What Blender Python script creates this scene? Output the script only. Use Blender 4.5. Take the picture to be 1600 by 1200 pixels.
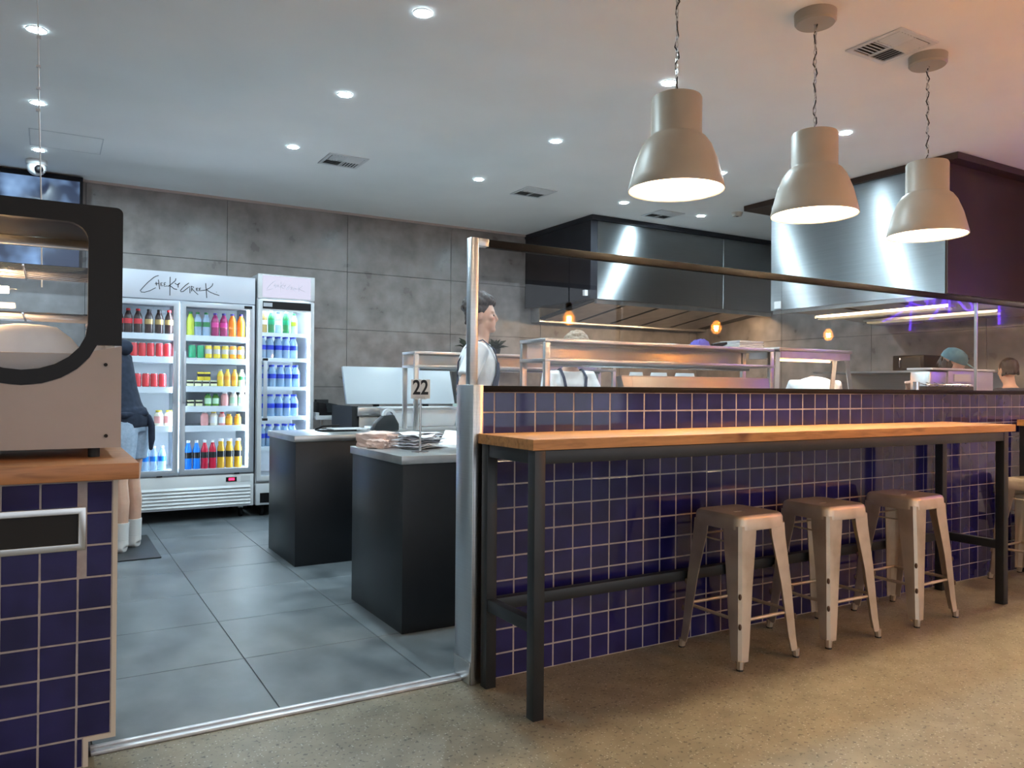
import bpy, bmesh, math, random
from mathutils import Vector, Matrix, noise
random.seed(7)
PI = math.pi
for o in list(bpy.data.objects): bpy.data.objects.remove(o)
SC = bpy.context.scene
COL = SC.collection

# ------------------------------------------------------------------ camera
cam_d = bpy.data.cameras.new('camera'); cam = bpy.data.objects.new('camera', cam_d); COL.objects.link(cam)
yaw, pit, rol = math.radians(59.33), math.radians(0.31), math.radians(0.45)
Fv = Vector((math.cos(yaw)*math.cos(pit), math.sin(yaw)*math.cos(pit), math.sin(pit)))
Rv = Vector((math.sin(yaw), -math.cos(yaw), 0)); Uv = Rv.cross(Fv)
R2 = Rv*math.cos(rol)+Uv*math.sin(rol); U2 = Uv*math.cos(rol)-Rv*math.sin(rol)
M = Matrix((R2, U2, -Fv)).transposed().to_4x4(); M.translation = (0, 0, 1.2)
cam.matrix_world = M
cam_d.sensor_width = 36; cam_d.lens = 36*1222/1600; cam_d.clip_start = 0.02
SC.camera = cam

# ------------------------------------------------------------------ world and exposure
w = bpy.data.worlds.new('world'); SC.world = w; w.use_nodes = True
w.node_tree.nodes['Background'].inputs[0].default_value = (.80, .90, 1.0, 1)
w.node_tree.nodes['Background'].inputs[1].default_value = 0.30
SC.view_settings.view_transform = 'Standard'; SC.view_settings.look = 'None'
SC.view_settings.gamma = 1; SC.view_settings.use_curve_mapping = False
SC.view_settings.exposure = 2.94
E_DOWN, E_PEND, E_BULB, E_NEON, E_FRIDGE, E_FILL = 220, 32, 330, 2.1, 8.0, 78
COOL, WARM = (.68, .90, 1.0), (1.0, .66, .36)

# ------------------------------------------------------------------ materials
def mat(name, col, rough=.5, metal=0, emit=None, es=0, spec=None, coat=0, alpha=None, aniso=0, sss=0):
    m = bpy.data.materials.new(name); m.use_nodes = True
    b = m.node_tree.nodes['Principled BSDF']
    b.inputs['Base Color'].default_value = (*col, 1); b.inputs['Roughness'].default_value = rough
    b.inputs['Metallic'].default_value = metal
    if spec is not None: b.inputs['Specular IOR Level'].default_value = spec
    if coat: b.inputs['Coat Weight'].default_value = coat; b.inputs['Coat Roughness'].default_value = .05
    if emit: b.inputs['Emission Color'].default_value = (*emit, 1); b.inputs['Emission Strength'].default_value = es
    if aniso: b.inputs['Anisotropic'].default_value = aniso
    if sss: b.inputs['Subsurface Weight'].default_value = sss; b.inputs['Subsurface Scale'].default_value = .02
    return m
def nd(m, t, **k):
    n = m.node_tree.nodes.new(t)
    for a, v in k.items(): setattr(n, a, v)
    return n
def ramp(m, src, stops):
    r = nd(m, 'ShaderNodeValToRGB'); cr = r.color_ramp
    while len(cr.elements) < len(stops): cr.elements.new(.5)
    for e, (p, c) in zip(cr.elements, stops): e.position = p; e.color = (*c, 1)
    m.node_tree.links.new(src, r.inputs[0]); return r
def coords(m, scale=(1, 1, 1), obj=True):
    t = nd(m, 'ShaderNodeTexCoord'); mp = nd(m, 'ShaderNodeMapping'); mp.inputs['Scale'].default_value = scale
    g = nd(m, 'ShaderNodeNewGeometry')
    m.node_tree.links.new(t.outputs['Object'] if obj else g.outputs['Position'], mp.inputs[0]); return mp.outputs[0]
def noisy(name, c0, c1, scale, rough=.5, metal=0, stretch=(1, 1, 1), bump=0, world=False, lo=.35, hi=.65, r2=None, detail=6, **k):
    m = mat(name, c0, rough, metal, **k); L = m.node_tree.links; b = m.node_tree.nodes['Principled BSDF']
    n = nd(m, 'ShaderNodeTexNoise'); n.inputs['Scale'].default_value = scale; n.inputs['Detail'].default_value = detail
    L.new(coords(m, stretch, not world), n.inputs['Vector'])
    r = ramp(m, n.outputs['Fac'], [(lo, c0), (hi, c1)]); L.new(r.outputs[0], b.inputs['Base Color'])
    if r2 is not None:
        q = ramp(m, n.outputs['Fac'], [(lo, (rough,)*3), (hi, (r2,)*3)]); L.new(q.outputs[0], b.inputs['Roughness'])
    if bump:
        bp = nd(m, 'ShaderNodeBump'); bp.inputs['Strength'].default_value = bump; bp.inputs['Distance'].default_value = .003
        L.new(n.outputs['Fac'], bp.inputs['Height']); L.new(bp.outputs[0], b.inputs['Normal'])
    return m
def glassy(name, tint=(1, 1, 1), ior=1.5, gain=1.0):
    m = bpy.data.materials.new(name); m.use_nodes = True; N = m.node_tree; N.nodes.clear(); L = N.links
    o = nd(m, 'ShaderNodeOutputMaterial'); mx = nd(m, 'ShaderNodeMixShader'); t = nd(m, 'ShaderNodeBsdfTransparent')
    g = nd(m, 'ShaderNodeBsdfGlossy'); g.inputs['Roughness'].default_value = 0.0; t.inputs[0].default_value = (*tint, 1)
    fr = nd(m, 'ShaderNodeFresnel'); fr.inputs[0].default_value = ior
    ml = ml0 = nd(m, 'ShaderNodeMath', operation='MULTIPLY', use_clamp=True); ml.inputs[1].default_value = gain
    ge = nd(m, 'ShaderNodeNewGeometry'); iv = nd(m, 'ShaderNodeMath', operation='SUBTRACT'); iv.inputs[0].default_value = 1; L.new(ge.outputs['Backfacing'], iv.inputs[1])
    m2 = nd(m, 'ShaderNodeMath', operation='MULTIPLY'); L.new(ml.outputs[0], m2.inputs[0]); L.new(iv.outputs[0], m2.inputs[1]); ml = m2
    L.new(fr.outputs[0], ml0.inputs[0]); L.new(ml.outputs[0], mx.inputs[0]); L.new(t.outputs[0], mx.inputs[1]); L.new(g.outputs[0], mx.inputs[2])
    L.new(mx.outputs[0], o.inputs[0]); return m
def emis(name, col, s):
    return mat(name, (0, 0, 0), .5, emit=col, es=s)
def clearish(name, col, rough=.08, tr=.5):
    m = mat(name, col, rough); L = m.node_tree.links; b = m.node_tree.nodes['Principled BSDF']; o = m.node_tree.nodes['Material Output']
    mx = nd(m, 'ShaderNodeMixShader'); mx.inputs[0].default_value = tr; t = nd(m, 'ShaderNodeBsdfTransparent'); t.inputs[0].default_value = (*[min(1, c*1.1+.15) for c in col], 1)
    L.new(b.outputs[0], mx.inputs[1]); L.new(t.outputs[0], mx.inputs[2]); L.new(mx.outputs[0], o.inputs[0]); return m
def concrete_floor():
    m = mat('polished_concrete', (.3, .26, .2), .42); L = m.node_tree.links; b = m.node_tree.nodes['Principled BSDF']
    c = coords(m, (1, 1, 1), False)
    n = nd(m, 'ShaderNodeTexNoise'); n.inputs['Scale'].default_value = 9; n.inputs['Detail'].default_value = 8; L.new(c, n.inputs['Vector'])
    base = ramp(m, n.outputs['Fac'], [(.3, (.155, .136, .094)), (.7, (.235, .206, .146))])
    v = nd(m, 'ShaderNodeTexVoronoi'); v.inputs['Scale'].default_value = 90; L.new(c, v.inputs['Vector'])
    n2 = nd(m, 'ShaderNodeTexNoise'); n2.inputs['Scale'].default_value = 62; n2.inputs['Detail'].default_value = 3; L.new(c, n2.inputs['Vector'])
    dark = ramp(m, n2.outputs['Fac'], [(.60, (0, 0, 0)), (.655, (1, 1, 1))])
    ag = ramp(m, v.outputs['Distance'], [(.16, (1, 1, 1)), (.28, (0, 0, 0))])
    cc = nd(m, 'ShaderNodeSeparateColor'); L.new(v.outputs['Color'], cc.inputs[0])
    gt = nd(m, 'ShaderNodeMath', operation='GREATER_THAN'); gt.inputs[1].default_value = .6; L.new(cc.outputs[0], gt.inputs[0])
    mu = nd(m, 'ShaderNodeMath', operation='MULTIPLY'); L.new(ag.outputs[0], mu.inputs[0]); L.new(gt.outputs[0], mu.inputs[1])
    m1 = nd(m, 'ShaderNodeMixRGB'); m1.inputs[2].default_value = (.42, .40, .35, 1); L.new(mu.outputs[0], m1.inputs[0]); L.new(base.outputs[0], m1.inputs[1])
    m2 = nd(m, 'ShaderNodeMixRGB'); m2.inputs[2].default_value = (.075, .06, .045, 1); L.new(dark.outputs[0], m2.inputs[0]); L.new(m1.outputs[0], m2.inputs[1])
    L.new(m2.outputs[0], b.inputs['Base Color']); return m
def brushed(name, col=(.55, .56, .57), rough=.28, axis=(1, 1, 60)):
    m = mat(name, col, rough, 1.0, aniso=.75); L = m.node_tree.links; b = m.node_tree.nodes['Principled BSDF']
    n = nd(m, 'ShaderNodeTexNoise'); n.inputs['Scale'].default_value = 3; n.inputs['Detail'].default_value = 5
    L.new(coords(m, axis), n.inputs['Vector'])
    r = ramp(m, n.outputs['Fac'], [(.3, tuple(c*.94 for c in col)), (.7, tuple(min(1, c*1.04) for c in col))]); L.new(r.outputs[0], b.inputs['Base Color'])
    t = nd(m, 'ShaderNodeCombineXYZ'); t.inputs[2].default_value = 1; L.new(t.outputs[0], b.inputs['Tangent'])
    return m
def wood(name, c0, c1, stretch):
    m = mat(name, c0, .42); L = m.node_tree.links; b = m.node_tree.nodes['Principled BSDF']
    c = coords(m, stretch, False)
    n = nd(m, 'ShaderNodeTexNoise'); n.inputs['Scale'].default_value = 5; n.inputs['Detail'].default_value = 9; n.inputs['Distortion'].default_value = .8; L.new(c, n.inputs['Vector'])
    k = nd(m, 'ShaderNodeTexNoise'); k.inputs['Scale'].default_value = 3.2; L.new(coords(m, (1, 1, 1), False), k.inputs['Vector'])
    r = ramp(m, n.outputs['Fac'], [(.3, c0), (.52, c1), (.72, tuple(x*1.15 for x in c1))])
    kr = ramp(m, k.outputs['Fac'], [(.68, (1, 1, 1)), (.76, (.35, .25, .18))])
    mx = nd(m, 'ShaderNodeMixRGB', blend_type='MULTIPLY'); mx.inputs[0].default_value = 1; L.new(r.outputs[0], mx.inputs[1]); L.new(kr.outputs[0], mx.inputs[2])
    L.new(mx.outputs[0], b.inputs['Base Color']); return m
def striped(name, c0, c1, freq, axis=2, rough=.5, thr=.5):
    m = mat(name, c0, rough); L = m.node_tree.links; b = m.node_tree.nodes['Principled BSDF']
    sp = nd(m, 'ShaderNodeSeparateXYZ'); L.new(coords(m), sp.inputs[0])
    a = nd(m, 'ShaderNodeMath', operation='MULTIPLY'); a.inputs[1].default_value = freq; L.new(sp.outputs[axis], a.inputs[0])
    f = nd(m, 'ShaderNodeMath', operation='FRACT'); L.new(a.outputs[0], f.inputs[0])
    r = ramp(m, f.outputs[0], [(thr-.02, c0), (thr+.02, c1)]); L.new(r.outputs[0], b.inputs['Base Color']); return m

MT = {}
MT['ceil'] = noisy('ceiling_paint', (.84, .84, .835), (.87, .87, .865), 2, .8, world=True)
MT['plaster'] = noisy('dining_wall_paint', (.72, .69, .64), (.77, .74, .69), 3, .8, world=True)
MT['panel'] = noisy('grey_porcelain', (.152, .136, .130), (.285, .260, .250), 5.5, .26, world=True, detail=14, lo=.3, hi=.7, r2=.46)
MT['joint'] = mat('dark_joint', (.03, .03, .032), .9)
MT['ftile'] = noisy('grey_floor_porcelain', (.072, .083, .092), (.165, .180, .192), 3.4, .36, world=True, detail=14, lo=.3, hi=.72, r2=.5, stretch=(1.6, 1, 1))
MT['fjoint'] = mat('floor_joint', (.09, .095, .10), .9)
MT['concrete'] = concrete_floor()
MT['glaze'] = noisy('blue_glaze', (.010, .0085, .062), (.017, .0145, .098), 7, .06, world=True, bump=.05, detail=2)
MT['grout'] = noisy('pale_grout', (.33, .285, .28), (.42, .365, .355), 30, .9, world=True)
MT['steel'] = brushed('brushed_steel')
MT['hood'] = brushed('hood_steel', (.50, .53, .55), .37, (1, 1, 50))
MT['hood'].node_tree.nodes['Principled BSDF'].inputs['Anisotropic'].default_value = 1.0
MT['steel_s'] = noisy('satin_steel', (.5, .5, .5), (.62, .62, .61), 6, .3, 1.0)
MT['chrome'] = mat('polished_steel', (.75, .75, .76), .12, 1)
MT['alu'] = noisy('aluminium_strip', (.6, .6, .62), (.72, .72, .74), 20, .4, .6)
MT['wood'] = wood('orange_pine', (.27, .115, .032), (.45, .215, .068), (1, 9, 9))
MT['wood2'] = wood('dark_counter_pine', (.24, .10, .04), (.40, .18, .07), (1, 9, 9))
MT['gun'] = noisy('gunmetal_paint', (.012, .0145, .017), (.019, .022, .025), 5, .42, .1)
MT['blk'] = noisy('black_laminate', (.004, .005, .007), (.006, .007, .010), 4, .36)
MT['blkp'] = mat('black_plastic', (.006, .005, .006), .42, spec=.25)
MT['blkm'] = mat('black_matte', (.012, .012, .013), .8)
MT['dkpanel'] = noisy('dark_bronze_panel', (.042, .020, .012), (.055, .027, .016), 3, .4)
MT['dknavy'] = noisy('dark_hood_end', (.016, .017, .024), (.024, .024, .032), 3, .4, .3)
MT['bronze'] = mat('bronze_rail', (.009, .007, .0055), .6, 0, spec=.12)
MT['white'] = noisy('white_enamel', (.60, .61, .62), (.66, .67, .68), 3, .3)
MT['greyw'] = mat('grey_white_plastic', (.55, .56, .58), .4)
MT['frame'] = mat('fridge_frame', (.42, .45, .5), .35, .3)
MT['header'] = mat('header_panel', (.55, .58, .66), .25)
MT['liner'] = mat('fridge_liner', (.75, .8, .84), .4)
MT['cabw'] = noisy('beige_enamel', (.36, .31, .285), (.39, .335, .31), 4, .45)
MT['shade'] = noisy('greige_lamp_enamel', (.36, .315, .255), (.40, .35, .285), 4, .42)
MT['shadein'] = mat('white_lamp_inside', (.9, .88, .84), .5)
MT['stool'] = noisy('worn_champagne_metal', (.46, .38, .29), (.60, .52, .42), 9, .34, .75, r2=.5, detail=10, lo=.3, hi=.6)
MT['rust'] = mat('worn_edge', (.10, .06, .04), .7, .3)
MT['rubber'] = mat('rubber', (.02, .02, .02), .7)
MT['glass'] = glassy('clear_glass', (.93, .92, .92), 1.5, .8)
MT['fglass'] = glassy('fridge_glass', (.96, .98, 1), 1.45, .8)
MT['paper'] = noisy('white_paper', (.75, .75, .8), (.82, .82, .86), 14, .8)
MT['kraft'] = noisy('pink_paper_bag', (.66, .46, .40), (.76, .57, .50), 8, .8)
MT['sheet'] = mat('white_sheet', (.82, .82, .82), .7)
MT['cream'] = mat('cream_trim', (.58, .52, .44), .6)
MT['trim'] = mat('pinkish_cornice', (.42, .34, .31), .6)
MT['ink'] = mat('black_ink', (.01, .01, .015), .5)
MT['mint'] = mat('mint_plastic', (.55, .68, .62), .4)
MT['skin'] = noisy('skin', (.56, .33, .24), (.62, .38, .28), 12, .5, sss=.1)
MT['tee'] = noisy('white_cotton', (.70, .71, .73), (.78, .79, .80), 20, .9)
MT['apron'] = noisy('navy_apron', (.018, .024, .055), (.028, .034, .07), 30, .85)
MT['navy'] = noisy('navy_fleece', (.010, .016, .034), (.018, .026, .05), 25, .95)
MT['denim'] = noisy('light_denim', (.28, .38, .52), (.36, .47, .62), 40, .9)
MT['trouser'] = mat('black_trousers', (.015, .015, .018), .9)
MT['hair_dk'] = noisy('dark_hair', (.018, .010, .008), (.04, .022, .016), 60, .6)
MT['hair_lt'] = noisy('light_hair', (.24, .165, .105), (.36, .27, .185), 60, .6)
MT['teal'] = noisy('teal_cap', (.05, .13, .16), (.08, .17, .2), 30, .9)
MT['sock'] = striped('ribbed_white_sock', (.72, .71, .70), (.62, .61, .6), 90)
MT['shoe'] = mat('white_shoe', (.68, .66, .65), .6)
MT['eye'] = mat('eye', (.05, .03, .02), .2)
MT['down'] = emis('downlight_lens', COOL, E_DOWN)
MT['fill_down'] = emis('added_fill_lens', (1, .78, .5), E_FILL)  # lens of the added fill lamps on the unseen dining side
MT['pend'] = emis('pendant_bulb', (1, .80, .54), E_PEND)
MT['neon'] = emis('violet_neon', (.17, .05, 1.0), E_NEON)
MT['led'] = emis('fridge_led', (.72, .88, 1.0), E_FRIDGE)
MT['redled'] = emis('red_display', (1, .02, .08), .6)
MT['lit_header'] = emis('lit_header', (.80, .80, 1.0), .115)
MT['fil'] = emis('filament', (1, .5, .14), E_BULB)
MT['amber_glass'] = clearish('lit_amber_bulb_glass', (.5, .3, .1), .1, .6)
_b = MT['amber_glass'].node_tree.nodes['Principled BSDF']; _b.inputs['Emission Color'].default_value = (1, .42, .10, 1); _b.inputs['Emission Strength'].default_value = 4.5
MT['gheat'] = emis('orange_heater', (1, .42, .15), 2.2)
MT['hoodlamp'] = emis('hood_lamp_lens', (1, .70, .40), 15.0); MT['dimlamp'] = emis('dim_hood_lens', (.85, .72, .45), .06)
MT['lidw'] = mat('pale_grey_lid', (.38, .41, .44), .35)
MT['heat'] = emis('heat_lamp', (1, .58, .27), 26)
MT['screen'] = None

# ------------------------------------------------------------------ mesh helpers
def rootof(o):
    while o.parent: o = o.parent
    return o
class MB:
    def __init__(s): s.v = []; s.f = []
    def add(s, vs, fs):
        b = len(s.v); s.v += [tuple(v) for v in vs]; s.f += [tuple(i+b for i in f) for f in fs]; return s
    def box(s, x0, x1, y0, y1, z0, z1):
        return s.add([(x0, y0, z0), (x1, y0, z0), (x1, y1, z0), (x0, y1, z0), (x0, y0, z1), (x1, y0, z1), (x1, y1, z1), (x0, y1, z1)],
                     [(0, 3, 2, 1), (4, 5, 6, 7), (0, 1, 5, 4), (1, 2, 6, 5), (2, 3, 7, 6), (3, 0, 4, 7)])
    def cyl(s, p0, p1, r0, r1=None, n=16, cap=True):
        return s.limb([p0, p1], [r0, r0 if r1 is None else r1], n, cap)
    def limb(s, pts, rad, n=12, cap=True, flat=None):
        pts = [Vector(p) for p in pts]; k = len(pts); vs = []; prev = None
        if not hasattr(rad, '__len__'): rad = [rad]*k
        for i in range(k):
            t = (pts[min(i+1, k-1)]-pts[max(i-1, 0)]).normalized()
            if prev is None:
                a = Vector((1, 0, 0)) if abs(t.x) < .9 else Vector((0, 1, 0)); u = (a-t*a.dot(t)).normalized()
            else: u = (prev-t*prev.dot(t)).normalized()
            prev = u; q = t.cross(u)
            for j in range(n):
                a = 2*PI*j/n
                r = rad[i]; ru, rv = (r if not isinstance(r, tuple) else r[0]), (r if not isinstance(r, tuple) else r[1])
                vs.append(pts[i]+u*math.cos(a)*ru+q*math.sin(a)*rv)
        fs = [(i*n+j, i*n+(j+1) % n, (i+1)*n+(j+1) % n, (i+1)*n+j) for i in range(k-1) for j in range(n)]
        if cap: fs += [tuple(range(n-1, -1, -1)), tuple((k-1)*n+j for j in range(n))]
        return s.add(vs, fs)
    def rings(s, rs, n=20, cap=True):     # rs: (center, ux, uy) ellipse rings
        vs = []
        for c, ux, uy in rs:
            c, ux, uy = Vector(c), Vector(ux), Vector(uy)
            vs += [c+ux*math.cos(2*PI*j/n)+uy*math.sin(2*PI*j/n) for j in range(n)]
        k = len(rs); fs = [(i*n+j, i*n+(j+1) % n, (i+1)*n+(j+1) % n, (i+1)*n+j) for i in range(k-1) for j in range(n)]
        if cap: fs += [tuple(range(n-1, -1, -1)), tuple((k-1)*n+j for j in range(n))]
        return s.add(vs, fs)
    def lathe(s, prof, c=(0, 0, 0), n=24, closed=False):
        c = Vector(c); vs = []
        for r, z in prof: vs += [(c.x+r*math.cos(2*PI*j/n), c.y+r*math.sin(2*PI*j/n), c.z+z) for j in range(n)]
        k = len(prof); m = k if closed else k-1
        fs = [(i*n+j, i*n+(j+1) % n, ((i+1) % k)*n+(j+1) % n, ((i+1) % k)*n+j) for i in range(m) for j in range(n)]
        if not closed:
            if prof[0][0] > 1e-6: fs.append(tuple(range(n-1, -1, -1)))
            if prof[-1][0] > 1e-6: fs.append(tuple((k-1)*n+j for j in range(n)))
        return s.add(vs, fs)
    def shell(s, prof, c=(0, 0, 0), n=32): return s.lathe(prof, c, n, True)
    def ell(s, c, r, n=16, m=10, rot=None):
        c = Vector(c); r = (r, r, r) if not hasattr(r, '__len__') else r; vs = []
        for i in range(m+1):
            t = PI*i/m
            for j in range(n):
                p = Vector((r[0]*math.sin(t)*math.cos(2*PI*j/n), r[1]*math.sin(t)*math.sin(2*PI*j/n), r[2]*math.cos(t)))
                if rot: p = rot @ p
                vs.append(c+p)
        return s.add(vs, [(i*n+j, (i+1)*n+j, (i+1)*n+(j+1) % n, i*n+(j+1) % n) for i in range(m) for j in range(n)])
    def prism(s, poly, a, b, ax='y'):      # polygon in the plane normal to ax, extruded a..b
        def P(u, v, t): return {'y': (u, t, v), 'x': (t, u, v), 'z': (u, v, t)}[ax]
        n = len(poly); vs = [P(u, v, a) for u, v in poly]+[P(u, v, b) for u, v in poly]
        return s.add(vs, [tuple(range(n)), tuple(range(2*n-1, n-1, -1))]+[(i, i+n, (i+1) % n+n, (i+1) % n) for i in range(n)])
    def ring(s, outer, inner, a, b, ax='y'):   # two polygons with equal count: a frame with a hole
        def P(u, v, t): return {'y': (u, t, v), 'x': (t, u, v), 'z': (u, v, t)}[ax]
        n = len(outer); vs = [P(*p, a) for p in outer]+[P(*p, a) for p in inner]+[P(*p, b) for p in outer]+[P(*p, b) for p in inner]
        fs = []
        for i in range(n):
            j = (i+1) % n
            fs += [(i, j, n+j, n+i), (2*n+i, 3*n+i, 3*n+j, 2*n+j), (i, 2*n+i, 2*n+j, j), (n+i, n+j, 3*n+j, 3*n+i)]
        return s.add(vs, fs)
    def frame(s, x0, x1, z0, z1, t, y0, y1, ax='y'):
        return s.ring([(x0, z0), (x1, z0), (x1, z1), (x0, z1)], [(x0+t, z0+t), (x1-t, z0+t), (x1-t, z1-t), (x0+t, z1-t)], y0, y1, ax)
    def mesh(s, name, org=(0, 0, 0), bevel=0, seg=2, ang=35, weld=False):
        me = bpy.data.meshes.new(name); o = Vector(org)
        me.from_pydata([tuple(Vector(v)-o) for v in s.v], [], s.f)
        bm = bmesh.new(); bm.from_mesh(me)
        if weld: bmesh.ops.remove_doubles(bm, verts=bm.verts, dist=1e-5)
        bmesh.ops.recalc_face_normals(bm, faces=bm.faces)
        if bevel:
            es = [e for e in bm.edges if len(e.link_faces) == 2 and e.calc_face_angle(0) > .5]
            bmesh.ops.bevel(bm, geom=es, offset=bevel, segments=seg, affect='EDGES', profile=.5, clamp_overlap=True)
        for f in bm.faces: f.smooth = True
        bm.to_mesh(me); bm.free()
        me.set_sharp_from_angle(angle=math.radians(ang))
        return me
    def build(s, name, m, parent=None, bevel=0, label=None, **k):
        org = rootof(parent).location if parent else Vector((0, 0, 0))
        me = s.mesh(name, org, bevel, **k); ob = bpy.data.objects.new(name, me); COL.objects.link(ob)
        me.materials.append(MT[m] if isinstance(m, str) else m)
        if parent: ob.parent = parent
        if label: ob['label'] = label
        return ob
def thing(name, label, cat, loc=(0, 0, 0), rotz=0, group=None):
    o = bpy.data.objects.new(name, None); COL.objects.link(o); o.empty_display_size = .1
    o.location = loc; o.rotation_euler = (0, 0, rotz); o['label'] = label; o['category'] = cat
    if group: o['group'] = group
    return o
def one(name, mb, m, label, cat, group=None, bevel=0, **k):
    xs = [v[0] for v in mb.v]; ys = [v[1] for v in mb.v]; zs = [v[2] for v in mb.v]
    org = ((min(xs)+max(xs))/2, (min(ys)+max(ys))/2, min(zs))
    me = mb.mesh(name, org, bevel, **k); o = bpy.data.objects.new(name, me); COL.objects.link(o); o.location = org
    me.materials.append(MT[m] if isinstance(m, str) else m)
    o['label'] = label; o['category'] = cat
    if group: o['group'] = group
    return o
def struct(name, mb, m, parent=None, bevel=0, label=None, cat=None, **k):
    o = mb.build(name, m, parent, bevel, **k)
    if not parent:
        o['kind'] = 'structure'; o['label'] = label or name.replace('_', ' '); o['category'] = cat or name.split('_')[0]
    return o
def copytree(o, parent=None):
    c = o.copy(); COL.objects.link(c); c.parent = parent
    for ch in list(o.children): copytree(ch, c)
    return c
def dup(root, loc, rotz=0, label=None, group=None):
    r = copytree(root); r.location = loc; r.rotation_euler = (0, 0, rotz)
    if label: r['label'] = label
    if group: r['group'] = group
    return r
def inst(name, me, loc, parent, scale=(1, 1, 1), rot=(0, 0, 0)):
    o = bpy.data.objects.new(name, me); COL.objects.link(o); o.location = Vector(loc)-rootof(parent).location; o.scale = scale; o.rotation_euler = rot; o.parent = parent; return o

ZC, YB, XR, YW = 3.06, 8.10, 7.80, 2.82
XL, YF = -3.0, -4.0
# ------------------------------------------------------------------ the setting
struct('floor', MB().box(XL-.1, XR+.1, YF-.1, 2.865, -.1, 0), 'concrete', label='speckled tan polished concrete floor of the dining area')
fk = struct('floor_kitchen', MB().box(XL-.1, XR+.1, 2.865, YB+.1, -.1, -.004), 'fjoint', label='grey porcelain tiled floor behind the counters', cat='floor')
P = .62
tm = MB().box(-P/2+.0018, P/2-.0018, -P/2+.0018, P/2-.0018, -.012, 0).mesh('tile', bevel=.0015, seg=1); tm.materials.append(MT['ftile'])
for i in range(-6, 12):
    for j in range(0, 9):
        x = .755+P*(i-.5); y0 = 2.948+P*j; y1 = min(y0+P, YB)
        if x+P/2 > XR or x-P/2 < XL: continue
        inst('tile', tm, (x, (y0+y1)/2, 0), fk, (1, (y1-y0)/P, 1))
th = struct('trim_1', MB().box(.13, 1.475, 2.866, 2.885, 0, .012).box(.13, 1.475, 2.912, 2.93, 0, .012), 'alu', label='pale aluminium threshold strip between the two floors', cat='trim', bevel=.002)
MB().box(.13, 1.475, 2.8855, 2.9115, 0, .006).build('groove', mat('grey_groove', (.30, .29, .31), .5), th)
struct('ceiling', MB().box(XL-.1, XR+.1, YF-.1, YB+.1, ZC, ZC+.1), 'ceil', label='white painted plasterboard ceiling')
wb = struct('wall_back', MB().box(XL-.1, XR+.1, YB+.004, YB+.15, 0, ZC), 'joint', label='dark grey porcelain panelled back wall')
PW, PH = 1.23, .615
pm = MB().box(-PW/2+.002, PW/2-.002, 0, .012, -PH/2+.002, PH/2-.002).mesh('panel', bevel=.001, seg=1); pm.materials.append(MT['panel'])
for i in range(-4, 7):
    for j in range(5):
        x0 = max(1.51+PW*(i-1), XL); x1 = min(1.51+PW*i, XR); z0 = max(-.03+PH*j, 0); z1 = z0+PH if j else PH-.03
        if x1-x0 < .05: continue
        inst('panel', pm, ((x0+x1)/2, YB-.008, (z0+z1)/2), wb, ((x1-x0)/PW, 1, (z1-z0)/PH))
struct('trim_2', MB().box(XL, 5.0, YB-.035, YB-.008, ZC-.022, ZC), 'trim', label='thin pinkish cornice along the top of the back wall', cat='trim')
wr = struct('wall_right', MB().box(XR+.004, XR+.15, YF, YB, 0, ZC), 'joint', label='side wall running from kitchen to dining room', cat='wall')
pm2 = MB().box(0, .012, -PW/2+.002, PW/2-.002, -PH/2+.002, PH/2-.002).mesh('panel', bevel=.001, seg=1); pm2.materials.append(MT['panel'])
for i in range(5):
    for j in range(5):
        y0 = 2.93+PW*i; y1 = min(y0+PW, YB-.01); z0 = max(-.03+PH*j, 0); z1 = z0+PH if j else PH-.03
        if y1-y0 < .05: continue
        inst('panel', pm2, (XR-.008, (y0+y1)/2, (z0+z1)/2), wr, (1, (y1-y0)/PW, (z1-z0)/PH))
struct('plaster_lining', MB().box(XR-.006, XR+.004, YF, 2.92, 0, ZC), 'plaster', parent=wr)
struct('wall_front', MB().box(XL-.1, XR+.1, YF-.15, YF, 0, .25).box(XL-.1, XR+.1, YF-.15, YF, 2.8, ZC), 'plaster', label='off-white wall framing the added shopfront window', cat='wall')
wn = struct('added_window_1', MB().box(XL, XR, YF-.10, YF-.04, .25, .31).box(XL, XR, YF-.10, YF-.04, 2.74, 2.8), 'gun', label='wide added shopfront window letting daylight into the dining room', cat='window')  # added window out of view, brings soft daylight into the room
for k in range(7):
    x = XL+.03+k*(XR-XL-.06)/6; MB().box(x-.03, x+.03, YF-.10, YF-.04, .31, 2.74).build('mullion', 'gun', wn)
    if k < 6: MB().box(x+.031, x+(XR-XL-.06)/6-.031, YF-.074, YF-.066, .311, 2.739).build('pane', 'glass', wn)
struct('floor_pavement', MB().box(XL-6, XR+6, YF-10, YF-.1, -.2, -.1), 'concrete', label='concrete pavement outside the added shopfront', cat='pavement')
struct('wall_left', MB().box(XL-.15, XL, YF, YB, 0, ZC), 'plaster', label='off-white painted wall at the far side of the room')

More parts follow.
